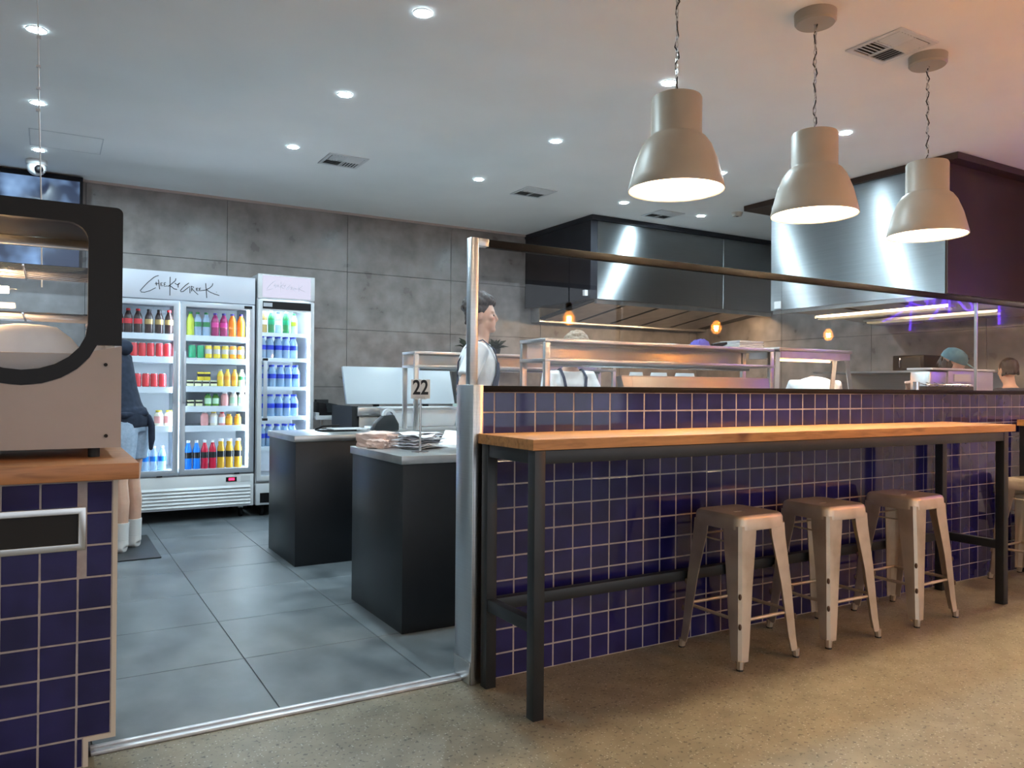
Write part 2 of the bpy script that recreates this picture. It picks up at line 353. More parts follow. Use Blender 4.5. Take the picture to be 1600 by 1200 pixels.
# low tiled bar wall with its tiles
bw = struct('wall_bar', MB().box(1.525, XR-.01, YW-.0029, 2.93, 0, 1.184), 'grout', label='low bar wall clad in glossy cobalt blue square tiles', cat='wall')
TL = .0965
bt = MB().box(-TL/2, TL/2, 0, .012, -TL/2, TL/2).mesh('tile', bevel=.0022, seg=1); bt.materials.append(MT['glaze'])
rest = MB(); cells = []
for i in range(-1, 63):
    x0, x1 = 1.587+.1*i, 1.687+.1*i
    x0 = max(x0, 1.524)
    for j in range(12):
        z0, z1 = .1*j, .1*(j+1)
        if j == 11: z1 = 1.184
        cells.append((x0, x1, z0, z1))
cells = [c for c in cells if c[1] < XR-.02]; cells.sort(key=lambda c: c[0])
for n, (x0, x1, z0, z1) in enumerate(cells):
    sx, sz = (x1-x0-.0046)/TL, (z1-z0-.0046)/TL
    c = ((x0+x1)/2, YW-.004, (z0+z1)/2)
    if n < 300:
        inst('tile', bt, c, bw, (sx, 1, sz), (random.uniform(-.006, .006), 0, random.uniform(-.006, .006)))
    else: rest.box(c[0]-sx*TL/2, c[0]+sx*TL/2, c[1]+random.uniform(-.0005, .0005), c[1]+.012, c[2]-sz*TL/2, c[2]+sz*TL/2)
ro = rest.build('far_tiles', 'glaze', bw); ro['kind'] = 'stuff'
MB().box(1.52, XR-.01, YW-.012, 2.945, 1.184, 1.21).build('capping', 'bronze', bw, bevel=.003, label='dark bronze capping strip')
# stainless end post
ep = thing('end_post', 'brushed steel end post closing the blue tiled bar wall', 'post', (1.5, 2.86, 0))
MB().box(1.476, 1.524, 2.795, 2.945, 0, 1.213).build('casing', 'steel', ep, bevel=.003)
MB().box(1.47, 1.476, 2.80, 2.94, 0, .09).build('foot_plate', 'steel_s', ep, bevel=.002)
# glass screen on the wall
gs = thing('glass_screen', 'clear glass screen with bronze top rail above the tiled bar wall', 'screen', (4.6, 2.87, 1.214))
MB().box(1.490, 1.526, 2.85, 2.89, 1.213, 1.822).build('post', 'steel', gs, bevel=.003)
MB().box(1.5265, 1.575, 2.852, 2.888, 1.789, 1.821).build('bracket', 'steel', gs, bevel=.002)
MB().box(1.5755, XR-.02, 2.853, 2.887, 1.787, 1.82).build('top_rail', 'bronze', gs, bevel=.003)
xs = [1.535, 3.38, 5.25, 6.5, XR-.03]
for a, b in zip(xs, xs[1:]): MB().box(a+.003, b-.003, 2.866, 2.876, 1.212, 1.790).build('pane', 'glass', gs)
for x in (5.25, 6.5): MB().box(x-.004, x+.004, 2.862, 2.880, 1.212, 1.787).build('joint_strip', 'steel_s', gs)

# ------------------------------------------------------------------ left counter
lc = thing('blue_tiled_counter', 'cobalt tiled counter with waste slot and thick timber top', 'counter', (-.9, 3.2, 0))
MB().prism([(-2.0, 0), (.105, 0), (.105, .092), (.182, .092), (.182, .905), (-2.0, .905)], 2.7985, 3.5).build('body', 'grout', lc)
t = .014
MB().prism([(.105, 0), (.119, 0), (.119, .078), (.196, .078), (.196, .905), (.182, .905), (.182, .092), (.105, .092)], 2.796, 2.83).build('edge_trim', 'cream', lc, label='cream edge trim')
for i in range(-8, 3):
    x0, x1 = -.017+.1025*(i-1), -.017+.1025*i
    for j in range(-1, 9):
        z0, z1 = .092+.1005*j, .092+.1005*(j+1)
        z0 = max(z0, 0); z1 = min(z1, .904)
        xa, xb = x0, min(x1, .181 if z1 > .1 else .104)
        if i == 2 and z1 < .1: xb = .104
        if i == 2 and z1 > .690 and z0 < .812: xa = .107
        if xb-xa < .012 or z1-z0 < .01: continue
        # leave the slot opening free
        if xb > -.62 and xa < .100 and z1 > .690 and z0 < .812:
            if z0 < .690 and .690-z0 > .01: z1 = .690
            elif z1 > .812 and z1-.812 > .01: z0 = .812
            else: continue
        inst('tile', bt, ((xa+xb)/2, 2.797, (z0+z1)/2), lc, ((xb-xa-.0046)/TL, 1, (z1-z0-.0046)/TL), (random.uniform(-.005, .005), 0, random.uniform(-.005, .005)))
sl = MB().frame(-.62, .106, .684, .818, .021, 2.785, 2.812).build('waste_slot', 'steel_s', lc, bevel=.002, label='brushed steel slot frame')
MB().box(-.60, .086, 2.793, 2.799, .70, .80).build('slot_shade_plate', 'blkm', sl)  # flat black plate paints the shade inside the slot
MB().box(-2.0, .25, 2.72, 3.55, .905, .957).build('timber_top', 'wood2', lc, bevel=.004)

# food warmer on the counter
fw = thing('food_warmer', 'black and beige countertop food warmer with rounded window', 'food warmer', (-.075, 3.25, .957))
cx = -.075
def warm_poly(hw, zt, zs, zb, rc):
    p = []
    for k in range(7):                       # right top corner
        a = PI/2-PI/2*k/6; p.append((cx+hw-rc+rc*math.cos(a), zt-rc+rc*math.sin(a)))
    for k in range(13):                      # right side bottom arc to the left
        a = -PI*k/12; p.append((cx+hw*math.cos(a), zs+(zs-zb)*math.sin(a)))
    for k in range(7):
        a = PI-PI/2*k/6; p.append((cx-hw+rc+rc*math.cos(a), zt-rc+rc*math.sin(a)))
    return p
inn = warm_poly(.186, 1.736, 1.40, 1.247, .06)
midr = warm_poly(.222, 1.742, 1.385, 1.198, .03)
out = []
hw = .288
for k in range(7):
    a = PI/2-PI/2*k/6; out.append((cx+hw-.02+.02*math.cos(a), 1.797-.02+.02*math.sin(a)))
for k in range(13):
    a = -PI*k/12
    x = cx+.222*math.cos(a); z = 1.385+(1.385-1.198)*math.sin(a)
    if k == 0: out.append((cx+hw, 1.333))
    elif k == 12: out.append((cx-hw, 1.333))
    else: out.append((x, min(z, 1.333)))
for k in range(7):
    a = PI-PI/2*k/6; out.append((cx-hw+.02+.02*math.cos(a), 1.797-.02+.02*math.sin(a)))
MB().ring(out, inn, 2.945, 2.975).build('black_surround', 'blkp', fw, ang=50)
low = [(cx-hw, .99), (cx+hw, .99), (cx+hw, 1.331)]
arc = [(cx+.222*math.cos(-PI*k/24), 1.385+.187*math.sin(-PI*k/24)) for k in range(25)]
arc = [p for p in arc if p[1] < 1.331]
MB().prism(low+arc+[(cx-hw, 1.331)], 2.948, 2.972).build('beige_panel', 'cabw', fw, ang=50)
MB().box(cx-hw, cx+hw, 2.975, 3.53, .99, 1.235).build('base_box', 'cabw', fw, bevel=.004)
MB().box(cx-hw, cx+hw, 2.975, 3.53, 1.765, 1.795).build('roof', 'blkp', fw, bevel=.004)
for s in (-1, 1): MB().box(cx+s*(hw-.01)-.01, cx+s*(hw-.01)+.01, 2.975, 3.53, 1.235, 1.765).build('side_wall', 'steel_s', fw)
MB().box(cx-hw+.02, cx+hw-.02, 2.9755, 2.979, 1.24, 1.76).build('window_pane', 'fglass', fw)
MB().box(cx-hw+.02, cx+hw-.02, 3.0, 3.5, 1.236, 1.305).build('deck', 'cabw', fw, bevel=.004)
MB().frame(cx-hw+.02, cx+hw-.02, 1.306, 1.765, .035, 3.505, 3.53).build('rear_door', 'steel_s', fw, bevel=.002)
MB().box(cx-hw+.055, cx+hw-.055, 3.515, 3.519, 1.341, 1.73).build('rear_pane', 'fglass', fw)
for z in (1.44, 1.60):
    rk = MB()
    for k in range(15): rk.cyl((cx-.24, 3.06+k*.029, z), (cx+.262, 3.06+k*.029, z), .0022, n=6)
    for x in (-.24, 0, .26): rk.cyl((cx+x, 3.05, z-.004), (cx+x, 3.48, z-.004), .0032, n=6)
    rk.build('wire_rack', 'chrome', fw)
for k in range(5): MB().box(cx+.255, cx+.266, 3.03, 3.48, 1.41+k*.07, 1.416+k*.07).build('rack_runner', 'steel_s', fw)
MB().limb([(cx-.25, 3.2, 1.525), (cx-.045, 3.2, 1.525)], .012, 10).build('heat_tube', 'heat', fw)
for x in (-.21, .21):
    for y in (3.0, 3.48): MB().cyl((cx+x, y, .9575), (cx+x, y, .991), .018, n=12).build('foot', 'rubber', fw)
for x, z in ((.24, 1.268), (.243, 1.03)): MB().cyl((cx+x, 2.942, z), (cx+x, 2.949, z), .006, n=10).build('screw', 'blkm', fw)
def wrap(c, s, name, m, label, rz=0):
    mb = MB(); n = 8; vs = []
    for i in range(n+1):
        for j in range(n+1):
            u, v = i/n*2-1, j/n*2-1
            h = (1-abs(u)**3)*(1-abs(v)**3)
            q = Vector((u*s[0]/2, v*s[1]/2, s[2]*(.55*h+.45*min(1, 2.5*(1-max(abs(u), abs(v)))))+.006*noise.noise((u*3+c[0]*9, v*3, 1))))
            q.rotate(Matrix.Rotation(rz, 3, 'Z')); vs.append((c[0]+q.x, c[1]+q.y, c[2]+max(q.z, .002)))
    k = len(vs); vs += [(x, y, c[2]) for x, y, z in vs]; N = n+1
    fs = [(i*N+j, (i+1)*N+j, (i+1)*N+j+1, i*N+j+1) for i in range(n) for j in range(n)]
    fs += [tuple(k+a for a in reversed(f)) for f in list(fs)]
    edge = [(0, j) for j in range(n)]+[(i, n) for i in range(n)]+[(n, j) for j in range(n, 0, -1)]+[(i, 0) for i in range(n, 0, -1)]
    ids = [i*N+j for i, j in edge]; fs += [(ids[a], ids[(a+1) % len(ids)], k+ids[(a+1) % len(ids)], k+ids[a]) for a in range(len(ids))]
    mb.add(vs, fs); return one(name, mb, m, label, 'food', 'wrapped food in the warmer', ang=50)
wrap((-.06, 3.13, 1.305), (.33, .17, .10), 'wrapped_wrap', 'paper', 'large white paper food parcel in front on the warmer deck', .08)
wrap((-.16, 3.33, 1.305), (.2, .15, .09), 'wrapped_wrap', 'paper', 'white paper food parcel behind the larger one in the warmer', -.15)
# hanging cable
hc = thing('hanging_cable', 'thin white hanging cable with small clips beside the ceiling hatch', 'cable', (-.03, 3.75, 1.6))
MB().limb([(-.062, 3.75, 3.059), (-.05, 3.75, 2.7), (-.043, 3.75, 2.35), (-.03, 3.75, 1.9), (-.026, 3.75, 1.6)], .0028, 6).build('wire', 'white', hc)
for z in (2.62, 2.5, 2.41, 2.32): MB().box(-.054, -.038, 3.744, 3.756, z, z+.01).build('clip', 'greyw', hc)

# ------------------------------------------------------------------ double fridge
FY = 7.38
def fridge_stroke(pts, w, y, name, m, parent):
    mb = MB(); mb.limb([(p[0], y, p[1]) for p in pts], w, 6); return mb.build(name, m, parent)
LOGO = [[(380, 120), (340, 133), (300, 160), (200, 260), (120, 360), (85, 410), (98, 433), (150, 436), (240, 402), (335, 342)],
 [(320, 270), (385, 260)], [(340, 238), (348, 300)], [(378, 195), (400, 365)],
 [(445, 243), (415, 250), (420, 302), (455, 296)], [(417, 275), (440, 270)], [(500, 238), (470, 245), (475, 305), (530, 295)], [(472, 272), (495, 267)],
 [(572, 130), (571, 300), (570, 467)], [(668, 150), (660, 190), (600, 250), (540, 302)], [(540, 302), (572, 285), (640, 340), (690, 348)],
 [(650, 235), (690, 262), (735, 225)], [(735, 225), (705, 265), (708, 312)],
 [(890, 215), (830, 265), (770, 332), (745, 370), (752, 386), (790, 380), (850, 325), (905, 275), (908, 335), (910, 402)],
 [(930, 270), (940, 365)], [(930, 270), (975, 283), (945, 320), (1000, 375), (1050, 418)],
 [(1045, 297), (1015, 300), (1020, 350), (1055, 347)], [(1018, 322), (1040, 320)], [(1095, 292), (1065, 297), (1070, 346), (1130, 335), (1195, 318)], [(1068, 320), (1090, 317)],
 [(1180, 198), (1190, 330), (1200, 470)], [(1305, 192), (1295, 235), (1250, 280), (1175, 325)], [(1195, 318), (1260, 358), (1340, 388), (1420, 408)], [(1366, 347), (1374, 349)]]
def logo(parent, x0, width, zc, y, w, m, name='logo_stroke', axis='x', yscale=1.0):
    s = width/1340
    mb = MB()
    for st in LOGO:
        pts = []
        for px, py in st:
            u, v = (px-80)*s, (295-py)*s*yscale
            pts.append((x0+u, y, zc+v) if axis == 'x' else (y, x0-u, zc+v))
        mb.limb(pts, w, 6)
    o = mb.build(name, m, parent); return o

f1 = thing('double_door_fridge', 'white two-door display fridge with dark script logo on its header', 'fridge', (.985, 7.7, 0))
X0, X1, XM = .345, 1.628, .987
cab = MB().box(X0, X1, FY+.03, 8.06, .40, .44).box(X0, X0+.035, FY+.03, 8.06, .44, 2.19).box(X1-.035, X1, FY+.03, 8.06, .44, 2.19).box(X0+.035, X1-.035, 8.02, 8.06, .44, 2.19).box(X0+.035, X1-.035, FY+.03, 8.02, 1.94, 2.19)
cab.build('cabinet', 'frame', f1)
MB().box(X0+.036, X1-.036, 8.008, 8.019, .446, 1.938).build('liner_back', 'liner', f1)
MB().box(X0+.036, X1-.036, FY+.06, 8.0, .4405, .455).build('liner_floor', 'liner', f1)
hd = MB().box(X0, X1, FY-.005, FY+.03, 1.948, 2.192).build('header', 'header', f1, bevel=.004)
logo(hd, .668, .645, 2.066, FY-.006, .0032, 'ink')
pl = MB().box(X0, X1, FY-.005, FY+.05, .11, .40).box(X0, X1, FY+.05, 8.05, .11, .399).build('plinth', 'white', f1, bevel=.004)
for k in range(6):
    z = .128+.03*k
    MB().prism([(FY-.007, z), (FY-.02, z+.004), (FY-.007, z+.024)], X0+.03, X1-.03, 'x').build('louvre', 'white', pl)
dp = MB().box(1.385, 1.478, FY-.010, FY-.0055, .338, .378).build('display', 'blkp', pl); MB().box(1.408, 1.458, FY-.0125, FY-.0102, .348, .369).build('digits', 'redled', dp)
MB().box(1.515, 1.595, FY-.0075, FY-.0055, .335, .385).build('rating_sticker', 'greyw', pl)
for (a, b, hx) in ((X0+.004, XM-.006, XM-.04), (XM+.006, X1-.004, XM+.04)):
    d = MB().frame(a, b, .415, 1.94, .045, FY-.012, FY+.028).build('door', 'frame', f1, bevel=.003)
    MB().box(a+.046, b-.046, FY+.004, FY+.010, .461, 1.894).build('pane', 'fglass', d)
    MB().box(hx-.012, hx+.012, FY-.03, FY-.013, 1.05, 1.50).build('handle', 'frame', d, bevel=.003)
    MB().box(b-.17, b-.125, FY-.0165, FY-.0125, .405, .416).build('hinge', 'blkp', d)
MB().box(1.53, 1.60, FY-.0145, FY-.0125, 1.905, 1.93).build('badge', 'blkp', f1)
SHR = [1.65, 1.448, 1.197, 1.019, .842]; SHLf = [1.653, 1.453, 1.187, .846]
for z in SHR: MB().box(XM+.012, X1-.045, FY+.06, 7.95, z-.05, z-.046).box(XM+.012, X1-.045, FY+.045, FY+.06, z-.052, z).box(XM+.012, X1-.045, FY+.06, 7.95, z-.006, z).build('shelf', 'liner', f1)
for z in SHLf: MB().box(X0+.045, XM-.012, FY+.06, 7.95, z-.05, z-.046).box(X0+.045, XM-.012, FY+.045, FY+.06, z-.052, z).box(X0+.045, XM-.012, FY+.06, 7.95, z-.006, z).build('shelf', 'liner', f1)
MB().box(XM-.006, XM+.006, FY+.05, 8.0, .456, 1.94).build('divider', 'liner', f1)
for x in (X1-.055, XM-.03): MB().cyl((x, FY+.045, .47), (x, FY+.045, 1.92), .009, n=10).build('light_tube', 'led', f1)
for x in (X0+.08, X1-.09):
    for y in (FY+.12, 7.95):
        MB().cyl((x-.012, y, .045), (x+.012, y, .045), .045, n=16).build('castor', 'blkp', f1)
        MB().box(x-.02, x+.02, y-.02, y+.02, .08, .112).build('castor_bracket', 'steel_s', f1)

# slim fridge
f2 = thing('slim_fridge', 'slim single-door fridge with glowing white header beside the double fridge', 'fridge', (1.91, 7.7, 0))
A0, A1, GY = 1.645, 2.172, 7.36
MB().box(A0, A1, GY+.03, 8.05, .31, .35).box(A0, A0+.03, GY+.03, 8.05, .35, 2.23).box(A1-.03, A1, GY+.03, 8.05, .35, 2.23).box(A0+.03, A1-.03, 8.01, 8.05, .35, 2.23).box(A0+.03, A1-.03, GY+.03, 8.01, 2.0, 2.23).build('cabinet', 'greyw', f2)
MB().box(A0+.031, A1-.031, 7.998, 8.008, .352, 1.999).build('liner_back', 'liner', f2)
MB().box(A0, A1, GY-.01, GY+.03, 2.008, 2.235).build('header', 'greyw', f2, bevel=.005)
lh = MB().box(A0+.04, A1-.04, GY-.014, GY-.0105, 2.02, 2.222).build('header_light', 'lit_header', f2, label='glowing white sign with faint logo')
logo(lh, A0+.075, .36, 2.125, GY-.0145, .0014, 'frame')
d = MB().ring([(A0+.003, .33), (A1-.003, .33), (A1-.003, 1.995), (A0+.003, 1.995)], [(A0+.043, .375), (A1-.035, .375), (A1-.035, 1.90), (A0+.043, 1.90)], GY-.01, GY+.028).build('door', 'greyw', f2, bevel=.003)
MB().box(A0+.044, A1-.036, GY-.0125, GY-.0102, 1.915, 1.985).build('dark_strip', 'blkp', d)
MB().box(A0+.05, A0+.13, GY-.0145, GY-.0127, 1.935, 1.97).build('strip_badge', 'frame', d)
MB().box(A0+.044, A1-.036, GY+.004, GY+.010, .376, 1.899).build('pane', 'fglass', d)
h = MB().box(A0+.05, A0+.082, GY-.055, GY-.03, .90, 1.435).build('handle', 'frame', d, bevel=.004)
for z in (.885, 1.435): MB().box(A0+.046, A0+.086, GY-.058, GY-.0105, z, z+.022).build('handle_end', 'blkp', h)
MB().box(A0, A1, GY-.008, 8.04, .11, .305).build('plinth', 'greyw', f2, bevel=.004)
MB().box(A0+.035, A1-.03, GY-.012, GY-.0085, .13, .22).build('grille', 'blkp', f2)
for x in (A0+.07, A1-.07):
    for y in (GY+.1, 7.95): MB().cyl((x-.012, y, .056), (x+.012, y, .056), .056, n=14).build('castor', 'blkp', f2)
SH2 = [1.70, 1.465, 1.197, .92, .64, .365]
for z in SH2[:-1]: MB().box(A0+.035, A1-.045, GY+.05, 7.95, z-.006, z).box(A0+.035, A1-.045, GY+.045, GY+.055, z-.035, z).build('shelf', 'liner', f2)
for x in (A1-.042,): MB().cyl((x, GY+.045, .40), (x, GY+.045, 1.88), .010, n=10).build('light_tube', 'led', f2)
MB().box(A0+.04, A1-.04, GY+.05, GY+.07, 1.945, 1.96).build('top_light', 'led', f2)
one('price_notice', MB().box(2.178, 2.262, 8.072, 8.0795, 1.03, 1.21), 'greyw', 'small pale notice on the grey wall beside the slim fridge', 'notice')

# ------------------------------------------------------------------ drinks
def cmat(n, c, r=.25, met=0): 
    if n not in MT: MT[n] = mat(n, c, r, met)
    return n
def bottle(name, label, h, r, body, cap, lab, liquid=None, neck=.42, group=None, wide=False):
    t = thing(name, label, 'bottle', group=group)
    hb = h*.94
    if wide: prof = [(r*.9, 0), (r, .006), (r, hb*.72), (r*.9, hb*.82), (r*.62, hb*.9), (r*.6, hb)]
    else: prof = [(r*.88, 0), (r, .006), (r*.96, hb*.22), (r, hb*.42), (r, hb*.66), (r*.9, hb*.75), (r*.66, hb*.85), (r*neck*1.2, hb*.92), (r*neck, hb)]
    MB().lathe(prof, n=14).build('body', body, t, ang=40)
    rc = (r*.66 if wide else r*neck*1.2)
    MB().lathe([(rc, hb-.006), (rc, h-.003), (rc*.85, h)], n=12).build('cap', cap, t)
    if lab:
        a, b = (hb*.18, hb*.66) if wide else (hb*.40, hb*.62)
        MB().lathe([(r*1.012, a), (r*1.012, b)], n=14, closed=False).build('label_band', lab, t)
    return t
def can(name, label, h, r, body, band, group=None):
    t = thing(name, label, 'can', group=group)
    MB().lathe([(r*.8, 0), (r, .008), (r, h-.012), (r*.82, h-.002), (r*.8, h)], n=16).build('body', body, t)
    MB().lathe([(r*.8, h), (r*.8, h+.002), (r*.7, h+.002)], n=16).build('lid', 'chrome', t)
    if band: MB().lathe([(r*1.01, h*.35), (r*1.01, h*.72)], n=16).build('band', band, t)
    return t
protos = {}
def place(key, maker, x, y, z, label, group):
    if key not in protos:
        t = maker(); protos[key] = t; t.location = (x, y, z)
    else: t = dup(protos[key], (x, y, z), random.uniform(0, 6))
    t['label'] = label; t['group'] = group
    return t
for n, c in dict(cola=(.03, .01, .008), redc=(.62, .02, .03), gold=(.45, .30, .10), lemon=(.55, .62, .05), greenb=(.03, .22, .07), grape=(.35, .02, .12), pinkl=(.75, .06, .30), orange=(.95, .22, .01), orangel=(.95, .35, .02), greenc=(.01, .34, .14), yellow=(.80, .58, .03), silver=(.62, .60, .55), purple=(.07, .04, .28), juice=(.85, .45, .04), mango=(.85, .33, .03), mintl=(.5, .72, .5), pink=(.78, .36, .34), cream=(.82, .76, .62), sports_blue=(.01, .20, .75), sports_red=(.55, .01, .04), amber=(.62, .33, .02), tea=(.10, .25, .03), blackl=(.02, .02, .02), bluel=(.03, .06, .55), whitel=(.8, .8, .8), carton=(.72, .72, .42), bluecap=(.05, .08, .62)).items(): cmat('d_'+n, c)
MT['d_water'] = clearish('water_bottle', (.55, .70, .88), .1, .55); MT['d_clear'] = clearish('clear_bottle', (.66, .58, .35), .1, .5)
YR = FY+.105
def Xat(px): return None
def row(items, z, where, y=YR):
    for x, key, args, lab in items:
        kind, a = args[0], args[1:]
        place(key, (lambda: bottle('drink_bottle', '', *a)) if kind == 'b' else (lambda: bottle('juice_bottle', '', *a, wide=True)) if kind == 'w' else (lambda: can('drink_can', '', *a)), x, y, z, lab+' '+where, lab+' '+where)
R1 = 'on the top shelf of the double fridge'; R2n = 'on the second shelf of the double fridge'; R3n = 'on the third shelf of the double fridge'
B = .21
X = lambda px, k=1: (.588+(px-199)*(.914-.588)/64) if px < 275 else (1.062+(px-291)*(1.559-1.062)/90)
cola = ('b', B, .035, 'd_cola', 'd_redc', 'd_redc'); colag = ('b', B, .0345, 'd_cola', 'd_blackl', 'd_gold')
row([(X(185), 'cola', cola, 'cola bottle with red label'), (X(199), 'cola', cola, 'cola bottle with red label'), (X(214), 'cola', cola, 'cola bottle with red label'), (X(231), 'colag', colag, 'dark cola bottle with gold label'), (X(247), 'colag', colag, 'dark cola bottle with gold label'),
     (X(263), 'colr', ('b', B, .036, 'd_cola', 'd_redc', 'd_gold'), 'cola bottle with red cap and gold label')], 1.654, R1)
row([(X(296), 'lemon', ('b', B, .033, 'd_lemon', 'd_greenb', 'd_lemon'), 'lemon yellow soda bottle'), (X(307), 'green', ('b', B, .034, 'd_water', 'd_greenb', 'd_greenb'), 'clear soda bottle with green label'), (X(320), 'green', ('b', B, .034, 'd_water', 'd_greenb', 'd_greenb'), 'clear soda bottle with green label'),
     (X(334), 'grape', ('b', B, .0345, 'd_grape', 'd_purple', 'd_pinkl'), 'dark pink soda bottle with purple cap'), (X(347.5), 'grape', ('b', B, .0345, 'd_grape', 'd_purple', 'd_pinkl'), 'dark pink soda bottle with purple cap'),
     (X(361), 'orange', ('b', B, .0345, 'd_orange', 'd_purple', 'd_orange'), 'orange soda bottle'), (X(375), 'orange', ('b', B, .0345, 'd_orange', 'd_purple', 'd_orange'), 'orange soda bottle')], 1.651, R1)
rc = ('c', .115, .032, 'd_redc', 'd_whitel')
row([(X(p), 'redcan', ('c', .115, .0315, 'd_redc', None), 'red cola can') for p in (183, 195, 208, 221, 234, 248, 261)], 1.454, R2n)
row([(X(p), 'redcan', ('c', .115, .0315, 'd_redc', None), 'red cola can') for p in (201, 214, 227, 240, 253)], 1.188, R3n)
row([(X(299), 'gcan', ('c', .115, .0315, 'd_greenc', None), 'green soda can'), (X(311.5), 'gcan', ('c', .115, .0315, 'd_greenc', None), 'green soda can')]+[(X(p), 'ycan', ('c', .115, .0315, 'd_yellow', 'd_silver'), 'yellow and silver soda can') for p in (324, 337, 350)]+[(X(p), 'ocan', ('c', .115, .0315, 'd_orangel', 'd_silver'), 'orange and silver soda can') for p in (362.5, 375)], 1.449, R2n)
# third shelf right: cartons and juice bottles
def carton(name, label, w, d_, h, m, band, x, y, z, group):
    t = thing(name, label, 'carton', (x, y, z), group=group)
    MB().box(x-w/2, x+w/2, y-d_/2, y+d_/2, z, z+h).build('body', m, t, bevel=.002)
    MB().box(x-w/2-.0005, x+w/2+.0005, y-d_/2-.0008, y+d_/2, z+h*.45, z+h*.8).build('print_band', band, t)
    return t
for p in (296, 308, 320, 332): carton('drink_carton', 'small pale carton with black band '+R3n, .055, .05, .05, 'd_carton', 'd_blackl', X(p), YR, 1.198, 'small cartons on the third shelf')
for p in (312, 322): carton('drink_carton', 'yellow carton stacked on the small pale cartons '+R3n, .052, .05, .075, 'd_yellow', 'd_blackl', X(p), YR, 1.2485, 'stacked yellow cartons')
row([(X(343), 'jy', ('b', .155, .029, 'd_yellow', 'd_silver', 'd_juice'), 'yellow juice bottle'), (X(354), 'jo', ('b', .155, .029, 'd_juice', 'd_yellow', 'd_mango'), 'orange juice bottle'), (X(365.5), 'jo', ('b', .155, .029, 'd_juice', 'd_yellow', 'd_mango'), 'orange juice bottle'), (X(377), 'jm', ('b', .155, .03, 'd_mintl', 'd_whitel', 'd_greenb'), 'pale green juice bottle')], 1.198, R3n)
R4 = 'on the fourth shelf of the double fridge'; R5 = 'on the fifth shelf of the double fridge'; R6 = 'on the floor of the double fridge'
for p in (297, 310): carton('drink_carton', 'small pale carton with black band '+R4, .055, .05, .05, 'd_carton', 'd_blackl', X(p), YR, 1.020, 'small cartons on the fourth shelf')
row([(X(324), 'tea', ('w', .11, .03, 'd_tea', 'd_greenb', 'd_mintl'), 'green tea bottle'), (X(336), 'tea', ('w', .11, .03, 'd_tea', 'd_greenb', 'd_mintl'), 'green tea bottle'), (X(350), 'pinkw', ('w', .125, .034, 'd_pink', 'd_whitel', 'd_pink'), 'pink milk bottle'),
     (X(364), 'mw', ('w', .125, .034, 'd_cream', 'd_whitel', 'd_mintl'), 'cream milk bottle with green label'), (X(377), 'mw', ('w', .125, .034, 'd_cream', 'd_whitel', 'd_mintl'), 'cream milk bottle with green label')], 1.020, R4)
row([(X(319), 'pinkw', ('w', .125, .034), 'pink milk bottle'), (X(333), 'yw', ('w', .125, .034, 'd_cream', 'd_yellow', 'd_whitel'), 'white milk bottle with yellow cap'), (X(346), 'pw2', ('w', .12, .03, 'd_pink', 'd_redc', 'd_whitel'), 'pink and white milk bottle'),
     (X(357), 'ob', ('w', .10, .03, 'd_mango', 'd_juice', 'd_juice'), 'small orange juice bottle'), (X(371), 'ob', ('w', .10, .03, 'd_mango', 'd_juice', 'd_juice'), 'small orange juice bottle')], .843, R5)
row([(X(214), 'sj', ('b', .15, .026, 'd_clear', 'd_redc', None), 'small clear bottle with red cap'), (X(226), 'sj', ('b', .15, .026, 'd_clear', 'd_redc', None), 'small clear bottle with red cap'), (X(248), 'yj', ('w', .135, .038, 'd_cream', 'd_yellow', 'd_pink'), 'cream bottle with yellow cap'), (X(264), 'yj', ('w', .135, .038, 'd_cream', 'd_yellow', 'd_pink'), 'cream bottle with yellow cap')], .847, R5)
row([(X(294.5), 'sb', ('b', .255, .032, 'd_sports_blue', 'd_whitel', 'd_blackl'), 'blue sports drink bottle'), (X(307), 'sb', ('b', .255, .032, 'd_sports_blue', 'd_whitel', 'd_blackl'), 'blue sports drink bottle'), (X(319.5), 'sr', ('b', .255, .032, 'd_sports_red', 'd_whitel', 'd_blackl'), 'red sports drink bottle'), (X(332), 'sr', ('b', .255, .032, 'd_sports_red', 'd_whitel', 'd_blackl'), 'red sports drink bottle')]+
    [(X(p), 'sa', ('b', .265, .034, 'd_amber', 'd_whitel', 'd_blackl', None, .6), 'amber iced tea bottle with white cap') for p in (345, 358, 372)], .4555, R6)
row([(X(p), 'wat', ('b', .215, .032, 'd_water', 'd_whitel', 'd_sports_blue'), 'clear water bottle with blue label') for p in (200, 213.5, 227, 240.5, 254)], .4555, R6)
SX = lambda px: 1.733+(px-415)*(2.134-1.733)/67
S1 = 'on the top shelf of the slim fridge'
row([(SX(414), 'am2', ('b', .20, .03, 'd_gold', 'd_whitel', 'd_cream'), 'amber beer bottle'), (SX(425), 'gb', ('b', .21, .03, 'd_greenb', 'd_whitel', 'd_greenc'), 'dark green sparkling water bottle'), (SX(436), 'wb', ('b', .2, .03, 'd_water', 'd_bluecap', 'd_whitel'), 'clear sparkling water bottle'), (SX(448), 'gb', ('b',), 'dark green sparkling water bottle'), (SX(461), 'lb', ('b', .19, .03, 'd_mintl', 'd_greenb', 'd_lemon'), 'lime soda bottle')], 1.7005, S1, GY+.10)
for k, (z, nm, dx) in enumerate(((1.4655, 'second', 0), (1.1975, 'third', 4), (.9205, 'fourth', 2), (.6405, 'fifth', 0))):
    for yy, rn in ((GY+.10, 'front row'), (GY+.18, 'rear row')):
        for p in (412+dx, 424+dx, 437+dx, 449+dx, 461+dx):
            if p > 465: continue
            place('water2', lambda: bottle('water_bottle', '', .205, .034, 'd_water', 'd_bluecap', 'd_bluel'), SX(p), yy, z, 'blue-label water bottle in the %s, %s shelf of slim fridge' % (rn, nm), 'water bottles on the %s shelf, %s' % (nm, rn))

